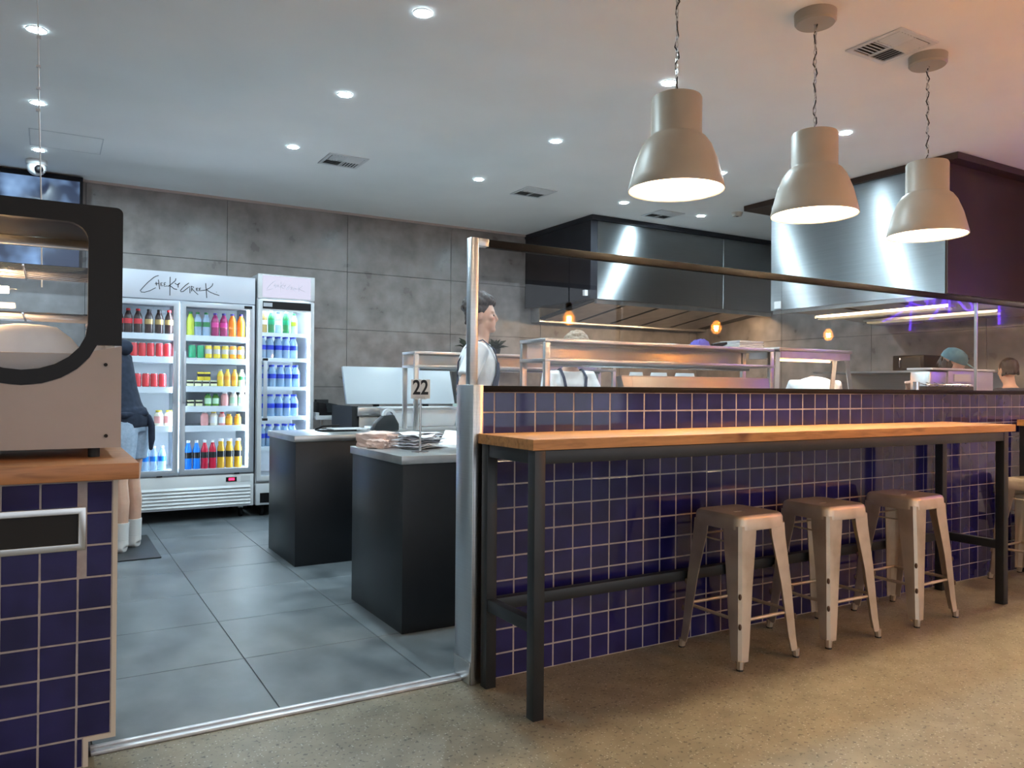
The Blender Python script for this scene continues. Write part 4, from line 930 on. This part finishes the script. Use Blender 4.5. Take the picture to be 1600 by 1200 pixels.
for i, (x, y, a, lab) in enumerate(spots):
    if i == 0: o = st; o.location = (x, y, 0); o.rotation_euler = (0, 0, a); o['label'] = lab; o['group'] = SG
    else: dup(st, (x, y, 0), a, lab, SG)

# ------------------------------------------------------------------ pendants
def make_pendant():
    t = thing('pendant_lamp', 'x', 'lamp')
    # z relative: rim at 2.062, ceiling 3.06
    zr = 2.062
    outp = [(.205, zr), (.207, zr+.004), (.196, zr+.05), (.178, zr+.12), (.150, zr+.19), (.128, zr+.222), (.112, zr+.234), (.109, zr+.24), (.109, zr+.395), (.104, zr+.405), (.02, zr+.406)]
    inp = [(.02, zr+.402), (.102, zr+.40), (.105, zr+.24), (.124, zr+.218), (.146, zr+.186), (.174, zr+.118), (.192, zr+.05), (.2, zr+.004)]
    MB().shell(outp+inp, n=40).build('shade', 'shade', t, ang=50)
    lin = [(.0995, zr+.398), (.1035, zr+.238), (.1225, zr+.216), (.1445, zr+.184), (.1725, zr+.117), (.1905, zr+.05), (.1985, zr+.006)]
    MB().lathe(lin, n=40).f
    ml = MB(); vs = []; n = 40
    for r, z in lin: vs += [(r*math.cos(2*PI*j/n), r*math.sin(2*PI*j/n), z) for j in range(n)]
    ml.add(vs, [(i*n+j, (i+1)*n+j, (i+1)*n+(j+1) % n, i*n+(j+1) % n) for i in range(len(lin)-1) for j in range(n)])
    ml.build('inner_lining', 'shadein', t)
    MB().lathe([(.022, zr+.33), (.022, zr+.401)], n=16).build('lamp_holder', 'white', t)
    MB().lathe([(.0, zr+.14), (.03, zr+.146), (.052, zr+.175), (.056, zr+.21), (.045, zr+.26), (.022, zr+.33)], n=20).build('bulb', 'pend', t)
    MB().lathe([(.09, ZC-.055), (.098, ZC-.045), (.1, ZC-.0005)], n=32).build('canopy', 'shade', t)
    z = zr+.406; k = 0
    while z < ZC-.058:
        mb = MB(); pts = []
        for j in range(9):
            a = 2*PI*j/8; u, v = .006*math.sin(a), .015*math.cos(a); pts.append((u, 0, z+.016+v) if k % 2 else (0, u, z+.016+v))
        mb.limb(pts, .0022, 5, cap=False); mb.build('chain_link', 'steel_s', t); z += .024; k += 1
    mb = MB(); mb.limb([(.008*math.sin(q*1.9), .008*math.cos(q*1.3), zr+.406+(ZC-.055-zr-.406)*q/22) for q in range(23)], .003, 6); mb.build('cord', 'blkm', t)
    return t
pn = make_pendant()
for i, (x, y, lab) in enumerate(((2.335, 2.555, 'greige bell pendant lamp nearest the glass screen post, over the bar table'), (3.236, 2.552, 'greige bell pendant lamp between two others over the bar table'), (4.184, 2.556, 'greige bell pendant lamp in front of the dark hood end'), (6.2, 2.556, 'greige bell pendant lamp over the second bar table'), (6.9, 2.556, 'greige bell pendant lamp at the far end of the second bar table'))):
    if i == 0: pn.location = (x, y, 0); pn['label'] = lab; pn['group'] = 'bell pendant lamps over the bar tables'
    else: dup(pn, (x, y, 0), i*1.1, lab, 'bell pendant lamps over the bar tables')

# ------------------------------------------------------------------ ceiling fittings
def make_down(m, nm):
    t = thing('downlight', 'x', 'downlight')
    MB().shell([(.037, -.001), (.050, -.001), (.048, -.007), (.038, -.005)], (0, 0, ZC), 28).build('rim', 'white', t)
    MB().lathe([(.0, -.004), (.037, -.004), (.037, -.001)], (0, 0, ZC), 24).build('lens', m, t)
    return t
dl = make_down('down', 'a')
LP = [(-.07, 4.79), (-.075, 6.03), (-.08, 7.24), (1.58, 3.56), (1.605, 4.815), (1.615, 6.08), (3.26, 4.88), (3.28, 6.14), (3.22, 3.59), (4.915, 6.13), (6.17, 5.95), (4.92, 3.62), (4.94, 4.85)]
LP[10] = (5.98, 6.155)
names = ['nearest the food warmer, above the hanging cable', 'between two others above the hanging cable', 'beside the ceiling hatch', 'above the threshold strip', 'above the tiled kitchen floor', 'beside the square vent in front of the fridges', 'above the pass gantry', 'beside the vent near the glass post', 'behind the lamp nearest the glass screen post', 'in front of the back hood', 'beside the smoke detector', 'behind the middle pendant lamp', 'beyond the pendant lamps and before the deep hood']
for i, (x, y) in enumerate(LP):
    lab = 'bright white recessed downlight '+names[i]
    if i == 0: dl.location = (x, y, 0); dl['label'] = lab; dl['group'] = 'white recessed ceiling downlights'
    else: dup(dl, (x, y, 0), 0, lab, 'white recessed ceiling downlights')
dw = make_down('fill_down', 'b')  # added lamps out of view, warm fill light from behind the camera
for i, (x, y) in enumerate([(-1.4, 1.0), (.6, .2), (2.4, .2), (4.2, .2), (6.0, .2), (.6, -2), (2.4, -2), (4.2, -2), (6.0, -2)]):
    if i == 0: dw.location = (x, y, 0); dw['label'] = 'added warm fill downlight over the unseen dining room'; dw['group'] = 'added warm dining room downlights'
    else: dup(dw, (x, y, 0), 0, 'added warm fill downlight over the unseen dining room', 'added warm dining room downlights')
def make_vent():
    t = thing('ceiling_vent', 'x', 'vent'); h = .165
    MB().frame(-h, h, -h, h, .028, ZC-.008, ZC-.0005, 'z').build('frame', 'white', t, bevel=.002)
    MB().box(-h+.028, h-.028, -h+.028, h-.028, ZC-.002, ZC-.0005).build('backing', 'gun', t)
    MB().box(-.006, .006, -h+.028, h-.028, ZC-.009, ZC-.0022).box(-h+.028, -.0062, -.006, .006, ZC-.009, ZC-.0022).box(.0062, h-.028, -.006, .006, ZC-.009, ZC-.0022).build('cross_bar', 'white', t)
    for qx in (-1, 1):
        for qy in (-1, 1):
            for k in range(5):
                o_ = .018+.025*k; a0, a1 = .008, .135
                mb = MB(); tilt = .009*(1 if (qx*qy > 0) else -1)*qx
                if qx*qy > 0:
                    xx = qx*o_; ys = sorted((qy*a0, qy*a1)); mb.add([(xx-tilt, ys[0], ZC-.010), (xx+tilt, ys[0], ZC-.003), (xx+tilt, ys[1], ZC-.003), (xx-tilt, ys[1], ZC-.010), (xx-tilt+.002, ys[0], ZC-.010), (xx+tilt+.002, ys[0], ZC-.003), (xx+tilt+.002, ys[1], ZC-.003), (xx-tilt+.002, ys[1], ZC-.010)], [(0, 1, 2, 3), (7, 6, 5, 4), (0, 4, 5, 1), (1, 5, 6, 2), (2, 6, 7, 3), (3, 7, 4, 0)])
                else:
                    yy = qy*o_; xs_ = sorted((qx*a0, qx*a1)); mb.add([(xs_[0], yy-tilt, ZC-.010), (xs_[0], yy+tilt, ZC-.003), (xs_[1], yy+tilt, ZC-.003), (xs_[1], yy-tilt, ZC-.010), (xs_[0], yy-tilt+.002, ZC-.010), (xs_[0], yy+tilt+.002, ZC-.003), (xs_[1], yy+tilt+.002, ZC-.003), (xs_[1], yy-tilt+.002, ZC-.010)], [(0, 1, 2, 3), (7, 6, 5, 4), (0, 4, 5, 1), (1, 5, 6, 2), (2, 6, 7, 3), (3, 7, 4, 0)])
                mb.build('slat', 'white', t)
    return t
vt = make_vent()
for i, (x, y, lab) in enumerate(((3.89, 2.58, 'square white ceiling vent beside the pendant canopies'), (2.07, 6.24, 'square white ceiling vent in front of the fridges'), (3.94, 6.27, 'square white ceiling vent above the glass screen post'), (5.6, 6.33, 'square white ceiling vent near the back hood'), (5.74, 2.58, 'square white ceiling vent over the second bar table'))):
    if i == 0: vt.location = (x, y, 0); vt['label'] = lab; vt['group'] = 'square ceiling vents'
    else: dup(vt, (x, y, 0), 0, lab, 'square ceiling vents')
sd = thing('smoke_detector', 'small beige dome smoke detector near the hoods', 'detector', (5.85, 5.8, ZC-.04)); 
sd.location = (6.2, 5.85, ZC-.04)
MB().lathe([(.02, -.04), (.045, -.036), (.055, -.012), (.06, -.0005)], (6.2, 5.85, ZC), 20).build('body', 'cream', sd)
MB().lathe([(.0, -.044), (.014, -.042), (.016, -.0405)], (6.2, 5.85, ZC), 12).build('sensor', 'gun', sd)
cc = thing('security_camera', 'white dome security camera on the ceiling near the dark wall screen', 'camera', (-.1, 7.6, ZC-.12))
MB().lathe([(.075, -.04), (.08, -.03), (.08, -.0005)], (-.1, 7.6, ZC), 24).build('base', 'white', cc)
MB().ell((-.1, 7.6, ZC-.06), (.072, .072, .065), 20, 12).build('dome', 'white', cc)
MB().ell((-.085, 7.545, ZC-.08), (.034, .03, .034), 14, 8).build('lens', 'blkp', cc)
ht = thing('ceiling_hatch', 'flush white access hatch in the ceiling by the downlights', 'hatch', (.1, 6.9, ZC-.004))
MB().frame(-.14, .345, 6.66, 7.12, .006, ZC-.003, ZC-.0005, 'z').build('frame', 'greyw', ht); MB().box(-.132, .337, 6.668, 7.112, ZC-.002, ZC-.0005).build('door', 'ceil', ht)
# dark wall screen under the ceiling
def screen_mat():
    m = mat('blue_screen', (.01, .012, .018), .15); L = m.node_tree.links; b = m.node_tree.nodes['Principled BSDF']
    n = nd(m, 'ShaderNodeTexNoise'); n.inputs['Scale'].default_value = 3.5; L.new(coords(m, (1, 1, 1), False), n.inputs['Vector'])
    r = ramp(m, n.outputs['Fac'], [(.42, (.004, .006, .012)), (.6, (.03, .05, .085)), (.72, (.07, .11, .16))]); L.new(r.outputs[0], b.inputs['Emission Color']); b.inputs['Emission Strength'].default_value = 1.0  # blue reflection of a window put in as mottled emission
    return m
MT['screen'] = screen_mat()
tv = thing('menu_screen', 'dark wall screen with painted blue picture mounted under the ceiling', 'screen', (-.36, 8.0, 2.2))
MB().box(-1.0, .25, 7.93, 8.085, 2.2, 3.045).build('casing', 'blkp', tv, bevel=.005); MB().box(-.97, .225, 7.924, 7.9295, 2.23, 3.0).build('reflection', 'screen', tv)

# ------------------------------------------------------------------ dining side: bulbs seen as reflections, neon
def make_bulb():
    t = thing('filament_bulb', 'x', 'lamp'); z = 1.73
    MB().limb([(0, 0, z+.11), (0, 0, ZC-.02)], .004, 8).build('cord', 'blkm', t)
    MB().lathe([(.045, ZC-.03), (.05, ZC-.0005)], n=20).build('ceiling_rose', 'blkm', t)
    MB().lathe([(.02, z+.06), (.024, z+.075), (.024, z+.115), (.012, z+.125)], n=16).build('socket', 'blkm', t)
    MB().lathe([(.0, z-.055), (.03, z-.045), (.047, z-.012), (.045, z+.015), (.022, z+.055), (.018, z+.062)], n=20).build('glass_globe', 'amber_glass', t)
    fl = MB()
    for k in range(6): a = k*PI/3; fl.limb([(.012*math.cos(a), .012*math.sin(a), z-.025), (.016*math.cos(a), .016*math.sin(a), z+.02)], .005, 6)
    fl.build('filament', 'fil', t); return t
eb = make_bulb()
for i, x in enumerate((3.385, 4.92, 6.39)):
    if i == 0: eb.location = (x, .86, 0); eb['label'] = 'hanging filament bulb over the dining room'; eb['group'] = 'filament bulbs in the dining room'
    else: dup(eb, (x, .86, 0), 0, 'hanging filament bulb over the dining room', 'filament bulbs in the dining room')
nn = thing('neon_sign', 'violet neon script sign on the dining room side wall', 'sign', (XR-.05, 1.4, 1.9))
MB().box(XR-.022, XR-.0065, .4, 2.5, 1.75, 2.7).build('backing', glassy('acrylic', (.95, .95, .97), 1.3, .6), nn)
logo(nn, 2.4, 1.9, 2.17, XR-.04, .011, 'neon', 'neon_tube', 'y', 1.35)

# ------------------------------------------------------------------ people
def remesh(mb, voxel, smooth=2, ang=180):
    me = bpy.data.meshes.new('tmp'); me.from_pydata(mb.v, [], mb.f)
    bm = bmesh.new(); bm.from_mesh(me); bmesh.ops.recalc_face_normals(bm, faces=bm.faces); bm.to_mesh(me); bm.free()
    o = bpy.data.objects.new('tmp', me); COL.objects.link(o)
    r = o.modifiers.new('r', 'REMESH'); r.mode = 'VOXEL'; r.voxel_size = voxel
    if smooth: s = o.modifiers.new('s', 'SMOOTH'); s.iterations = smooth; s.factor = .5
    bpy.context.view_layer.update()
    out = bpy.data.meshes.new_from_object(o.evaluated_get(bpy.context.evaluated_depsgraph_get()))
    bpy.data.objects.remove(o)
    for p in out.polygons: p.use_smooth = True
    return out
def attach(name, me, m, parent, label=None):
    o = bpy.data.objects.new(name, me); COL.objects.link(o); o.parent = parent; me.materials.clear(); me.materials.append(MT[m])
    if label: o['label'] = label
    return o
def person(label, loc, heading, height=1.75, lean=0, nod=0, hair='hair_dk', hairstyle='curly', arms=None, top='tee', apron=True, bottoms='trouser', shoes='shoe', cap=False, hood=False, shorts=False, headturn=0):
    """local frame: faces +Y, Z up, origin on the floor; then scaled, turned and placed"""
    s = height/1.75
    t = thing('person', label, 'person')
    piv = Vector((0, 0, .93)); RL = Matrix.Rotation(-lean, 3, 'X')
    def T(p): p = Vector(p); return (RL @ (p-piv)+piv) if p.z > .93 else p
    def TV(v): return RL @ Vector(v)
    hp = Vector((0, .015, 1.50)); RH = Matrix.Rotation(-(lean*0+nod), 3, 'X') @ Matrix.Rotation(headturn, 3, 'Z')
    hb = T(hp)
    def Hd(p): return hb+RH @ (Vector(p)-hp)
    body = MB()
    tor = [(.90, .150, .105, 0), (.98, .150, .108, 0), (1.06, .138, .098, 0), (1.16, .145, .102, .005), (1.27, .165, .112, .008), (1.36, .175, .108, .0), (1.42, .150, .085, -.005), (1.46, .085, .062, 0), (1.49, .058, .056, .005)]
    def ringsof(k, add=0, lo=0, hi=99): return [(T((0, yo, z)), TV((rx*k+add, 0, 0)), TV((0, ry*k+add, 0))) for z, rx, ry, yo in tor if lo <= z <= hi]
    body.rings(ringsof(1), 20)
    # neck and head
    body.limb([T((0, .0, 1.45)), Hd((0, .012, 1.51)), Hd((0, .018, 1.58))], [.060, .055, .056], 14)
    body.ell(Hd((0, .005, 1.655)), (.074, .094, .098), 20, 14, RH)
    body.ell(Hd((0, .042, 1.592)), (.058, .064, .066), 16, 10, RH)          # jaw
    body.ell(Hd((0, .086, 1.552)), (.026, .022, .021), 10, 8, RH)          # chin
    body.ell(Hd((0, .078, 1.668)), (.056, .018, .016), 12, 8, RH)          # brow
    body.limb([Hd((0, .090, 1.662)), Hd((0, .103, 1.640)), Hd((0, .113, 1.619)), Hd((0, .098, 1.607))], [.009, .011, .013, .010], 8)   # nose
    body.ell(Hd((0, .096, 1.588)), (.022, .011, .007), 10, 6, RH); body.ell(Hd((0, .093, 1.577)), (.020, .011, .008), 10, 6, RH)      # lips
    for e in (-1, 1):
        body.ell(Hd((e*.042, .072, 1.625)), (.022, .022, .020), 10, 8, RH)  # cheek
        ear = RH @ Matrix.Rotation(e*.25, 3, 'Z'); body.ell(Hd((e*.078, -.005, 1.635)), (.010, .020, .032), 10, 8, ear)
    # arms
    arms = arms or [((.245, .0, 1.16), (.26, .08, .92)), ((-.245, .0, 1.16), (-.26, .08, .92))]
    sleeves = MB()
    for (el, wr), e in zip(arms, (1, -1)):
        sh = T((e*.175, -.005, 1.405)); el, wr = Vector(el), Vector(wr)
        body.limb([T((e*.12, 0, 1.40)), sh, sh.lerp(el, .5), el, el.lerp(wr, .35), wr], [.052, .052, .044, .037, .038, .026], 12)
        dr = (wr-el).normalized(); side = dr.cross(Vector((0, 0, 1)));  side = side.normalized() if side.length > .1 else Vector((1, 0, 0)); up = side.cross(dr)
        pc_ = wr+dr*.05
        body.limb([wr-dr*.01, wr+dr*.03, wr+dr*.085], [(.026, .020), (.036, .016), (.038, .013)], 10)
        for k, (off, ln) in enumerate(((-.030, .062), (-.010, .075), (.011, .070), (.030, .055))):
            b0 = wr+dr*.078+side*off; body.limb([b0, b0+dr*ln*.5-up*.006, b0+dr*ln*.85-up*.022, b0+dr*ln-up*.034], [.0095, .009, .0085, .006], 8)
        th0 = wr+dr*.03-side*.03*e; body.limb([th0, th0-side*e*.028+dr*.028, th0-side*e*.034+dr*.062-up*.01], [.012, .011, .008], 8)
        k_ = .62 if top == 'tee' else 1.0
        if top == 'tee': sleeves.limb([T((e*.11, 0, 1.40)), sh+Vector((0, 0, .005)), sh.lerp(el, .35), sh.lerp(el, .68)], [.066, .066, .066, .068], 14)
        else: sleeves.limb([T((e*.11, 0, 1.40)), sh, sh.lerp(el, .5), el, el.lerp(wr, .5), el.lerp(wr, .95)], [.068, .07, .064, .06, .058, .046], 14)
    # legs
    for e in (-1, 1):
        body.limb([(e*.075, 0, .92), (e*.088, .0, .80), (e*.092, .01, .50), (e*.095, -.005, .36), (e*.097, -.01, .22), (e*.098, -.01, .09)], [.085, .083, .056, .056, .046, .036], 14)
        body.limb([(e*.098, -.03, .045), (e*.10, .06, .04), (e*.105, .17, .03)], [(.036, .036), (.040, .030), (.034, .022)], 12)
    bo = attach('body', remesh(body, .0075, 3), 'skin', t)
    for e in (-1, 1):
        em = MB().ell(Hd((e*.031, .084, 1.642)), (.012, .010, .009), 10, 8, RH); em.build('eye', 'eye', t)
    # clothing
    sh_ = MB(); sh_.rings(ringsof(1.10, .006, 0, 1.47), 22); sh_.v += sleeves.v and []; b = len(sh_.v); sh_.f += [tuple(i+b for i in f) for f in sleeves.f]; sh_.v += sleeves.v
    if top != 'tee':
        sh_.rings([(T((0, 0, z)), TV((rx, 0, 0)), TV((0, ry, 0))) for z, rx, ry in ((.86, .176, .135), (.93, .18, .14), (1.0, .175, .138))], 20)
    attach('tshirt' if top == 'tee' else 'hoodie', remesh(sh_, .010, 3), top, t)
    if hood:
        hm = MB(); hm.limb([T((.10, .03, 1.46)), T((.10, -.07, 1.47)), T((.0, -.125, 1.45)), T((-.10, -.07, 1.47)), T((-.10, .03, 1.46))], [.035, .05, .06, .05, .035], 10)
        attach('hood', remesh(hm, .010, 2), top, t)
        sm = MB(); sm.limb([(.16, -.05, .98), (.0, -.125, .99), (-.16, -.05, .98), (-.16, .08, .97), (0, .135, .96), (.16, .08, .97), (.16, -.05, .98)], [.026]*7, 10)
        sm.limb([(.05, -.12, .97), (.06, -.145, .90), (.055, -.15, .80), (.05, -.145, .72)], [.026, .026, .024, .014], 10)
        attach('tied_sleeves', remesh(sm, .010, 2), top, t)
    lg = MB()
    for e in (-1, 1):
        if shorts: lg.limb([(e*.075, 0, .93), (e*.088, 0, .82), (e*.095, .005, .66)], [.105, .105, .098], 16)
        else: lg.limb([(e*.075, 0, .93), (e*.088, 0, .80), (e*.092, .01, .50), (e*.096, -.005, .30), (e*.098, -.01, .10)], [.10, .098, .075, .068, .062], 14)
    lg.rings([((0, 0, .86), (.165, 0, 0), (0, .118, 0)), ((0, 0, .95), (.162, 0, 0), (0, .118, 0)), ((0, 0, .99), (.158, 0, 0), (0, .114, 0))], 18)
    attach('shorts' if shorts else 'trousers', remesh(lg, .010, 2), bottoms, t)
    for e in (-1, 1):
        sm = MB(); sm.limb([(e*.098, -.04, .038), (e*.10, .05, .040), (e*.104, .13, .034), (e*.105, .185, .028)], [(.046, .038), (.050, .038), (.048, .032), (.036, .026)], 14)
        sm.limb([(e*.098, -.01, .05), (e*.098, -.012, .10)], [.05, .046], 12)
        so = attach('shoe', remesh(sm, .008, 2), shoes, t)
        me = so.data; zmin = min(v.co.z for v in me.vertices)
        for v in me.vertices: v.co.z = max(v.co.z-zmin*0, 0.001)
        if shorts:
            km = MB(); km.limb([(e*.098, -.012, .09), (e*.098, -.01, .15), (e*.097, -.01, .215)], [.047, .049, .052], 14); km.build('sock', 'sock', t)
    if apron:
        vs = []; N = 13; zl = [.62, .75, .90, .98, 1.06, 1.16, 1.27, 1.34]
        wid = [1.15, 1.15, 1.15, 1.1, 1.0, .85, .62, .52]
        def tz(z):
            if z < .90: return .158, .115, 0
            for a, b in zip(tor, tor[1:]):
                if a[0] <= z <= b[0]: f = (z-a[0])/(b[0]-a[0]); return tuple(a[i]+(b[i]-a[i])*f for i in (1, 2, 3))
        for lay in (0, .006):
            for z, wd in zip(zl, wid):
                rx, ry, yo = tz(z)
                for k in range(N):
                    a = PI/2+(k/(N-1)-.5)*2*wd; vs.append(T((math.cos(a)*(rx*1.10+.014+lay), yo+math.sin(a)*(ry*1.10+.014+lay), z)))
        q = len(zl)*N; fs = []
        for i in range(len(zl)-1):
            for k in range(N-1):
                f = (i*N+k, i*N+k+1, (i+1)*N+k+1, (i+1)*N+k); fs += [f, tuple(q+a for a in reversed(f))]
        edge = [k for k in range(N)]+[i*N+N-1 for i in range(1, len(zl))]+[(len(zl)-1)*N+k for k in range(N-2, -1, -1)]+[i*N for i in range(len(zl)-2, 0, -1)]
        fs += [(edge[a], q+edge[a], q+edge[(a+1) % len(edge)], edge[(a+1) % len(edge)]) for a in range(len(edge))]
        ao = MB().add(vs, fs).build('apron', 'apron', t, ang=60)
        em_ = MB()
        for pts in ([(-.075, 1.285), (-.105, 1.262), (-.09, 1.25)], [(-.085, 1.27), (-.06, 1.255)], [(-.068, 1.29), (-.066, 1.235)], [(-.06, 1.265), (-.035, 1.24)]):
            em_.limb([T((x_, .150-abs(x_)*.18, z_)) for x_, z_ in pts], .0028, 6)
        em_.build('printed_logo', 'sheet', ao)
        for e in (-1, 1):
            MB().limb([T((e*.085, .125, 1.335)), T((e*.10, .10, 1.42)), T((e*.098, .02, 1.478)), T((e*.09, -.075, 1.44)), T((e*.05, -.128, 1.33)), T((-e*.06, -.125, 1.12))], [(.013, .004)]*6, 8).build('strap', 'apron', ao)
    # hair
    hm = MB(); rnd = random.Random(hash(label) % 1000 if False else len(label))
    if hairstyle == 'curly':
        hm.ell(Hd((0, -.012, 1.675)), (.081, .095, .092), 16, 10, RH)
        for k in range(230):
            a = rnd.uniform(0, 2*PI); ph = rnd.uniform(.0, 1.0); el_ = math.asin(ph)
            d_ = Vector((math.cos(a)*math.cos(el_), math.sin(a)*math.cos(el_), math.sin(el_)))
            if d_.y > .1 and d_.z < .42 : continue
            p = Hd(Vector((0, -.002, 1.674))+Vector((d_.x*.084, d_.y*.102, d_.z*.104))); hm.ell(p, rnd.uniform(.013, .031), 7, 5)
        for k in range(50):                       # nape
            a = rnd.uniform(PI*1.1, PI*1.9); p = Hd(Vector((math.cos(a)*.074, math.sin(a)*.088, rnd.uniform(1.59, 1.68)))); hm.ell(p, .014, 6, 4)
    else:
        if not cap: hm.ell(Hd((0, -.018, 1.672)), (.084, .098, .098), 18, 12, RH)
        for k in range(90):
            a = rnd.uniform(PI*1.0, PI*2.0); z = rnd.uniform(1.59, 1.66 if cap else 1.72); p = Hd((math.cos(a)*.074, -.006+math.sin(a)*.090, z)); hm.ell(p, (.012, .012, .02), 6, 4)
        if hairstyle == 'bun': hm.ell(Hd((0, -.11, 1.73)), (.04, .04, .04), 12, 8)
    # carve the face clear: drop whatever lies in front of the face plane
    hme = remesh(hm, .0055, 1 if hairstyle == 'short' else 0)
    inv = RH.inverted()
    for v in hme.vertices:
        q = inv @ (v.co-hb)+hp
        if q.y > .055 and q.z < 1.688: v.co = hb+RH @ (Vector((q.x*.85, .04, q.z))-hp)
    attach('hair', hme, hair, t)
    if cap:
        cm = MB(); cm.rings([(Hd((0, -.004, 1.675)), RH @ Vector((.090, 0, 0)), RH @ Vector((0, .108, 0))), (Hd((0, -.004, 1.72)), RH @ Vector((.088, 0, 0)), RH @ Vector((0, .104, 0))), (Hd((0, -.006, 1.755)), RH @ Vector((.068, 0, 0)), RH @ Vector((0, .082, 0))), (Hd((0, -.008, 1.776)), RH @ Vector((.03, 0, 0)), RH @ Vector((0, .036, 0)))], 22)
        co = cm.build('cap', 'teal', t, ang=70)
        br = MB(); br.rings([(Hd((0, .115, 1.682)), RH @ Vector((.075, 0, -.0)), RH @ Vector((0, .068, -.012))), (Hd((0, .115, 1.687)), RH @ Vector((.073, 0, 0)), RH @ Vector((0, .066, -.012)))], 20); br.build('brim', 'teal', co)
        MB().ell(Hd((0, .098, 1.728)), (.016, .006, .011), 10, 6, RH).build('emblem', 'apron', co)
    t.scale = (s, s, s); t.rotation_euler = (0, 0, heading-PI/2); t.location = loc
    return t
person('young man with dark curly hair in white t-shirt and navy apron, seen in profile', (2.47, 4.66, 0), math.radians(-26), 1.80, lean=.05, nod=.02, arms=[((.275, -.09, 1.15), (.27, .08, .93)), ((-.255, .08, 1.16), (-.20, .33, 1.09))])
person('light-haired worker in white shirt with dark straps behind the pass gantry', (3.28, 4.75, 0), math.radians(-98), 1.60, lean=.12, nod=.62, hair='hair_lt', hairstyle='curly', arms=[((.25, .16, 1.12), (.18, .36, 1.02)), ((-.25, .16, 1.12), (-.18, .36, 1.02))])
person('worker in white shirt bending low behind the heated gantry', (5.66, 4.36, 0), math.radians(50), 1.74, lean=.85, nod=2.3, apron=False, arms=[((.22, .52, 1.00), (.18, .62, .80)), ((-.22, .52, 1.00), (-.18, .62, .80))])
person('worker in teal cap leaning over the skewer grill with outstretched arm', (5.87, 3.68, 0), math.radians(-80), 1.57, lean=.42, nod=.5, headturn=.75, cap=True, hairstyle='short', arms=[((.40, .12, 1.30), (.64, .22, 1.385)), ((-.25, .22, 1.08), (-.16, .24, .95))], top='tee')
person('dark-haired worker beside the one in the teal cap', (6.98, 3.50, 0), math.radians(62), 1.48, lean=.10, nod=.2, hairstyle='short', top='navy', apron=False, arms=[((.25, .02, 1.12), (.24, .10, .90)), ((-.25, .02, 1.12), (-.24, .10, .90))])
person('customer in navy hoodie and denim shorts with white socks behind the blue tiled counter', (.50, 6.32, 0), math.radians(150), 1.76, top='navy', apron=False, hood=True, bottoms='denim', shorts=True, hairstyle='short', lean=.28, nod=.3, arms=[((.25, .14, 1.14), (.2, .34, 1.05)), ((-.25, .14, 1.14), (-.2, .34, 1.05))])
one('rubber_floor_mat', MB().box(-.3, .69, 5.92, 6.85, .0005, .010), 'gun', 'dark rubber mat on the tiled floor beneath the customer', 'mat', bevel=.004)
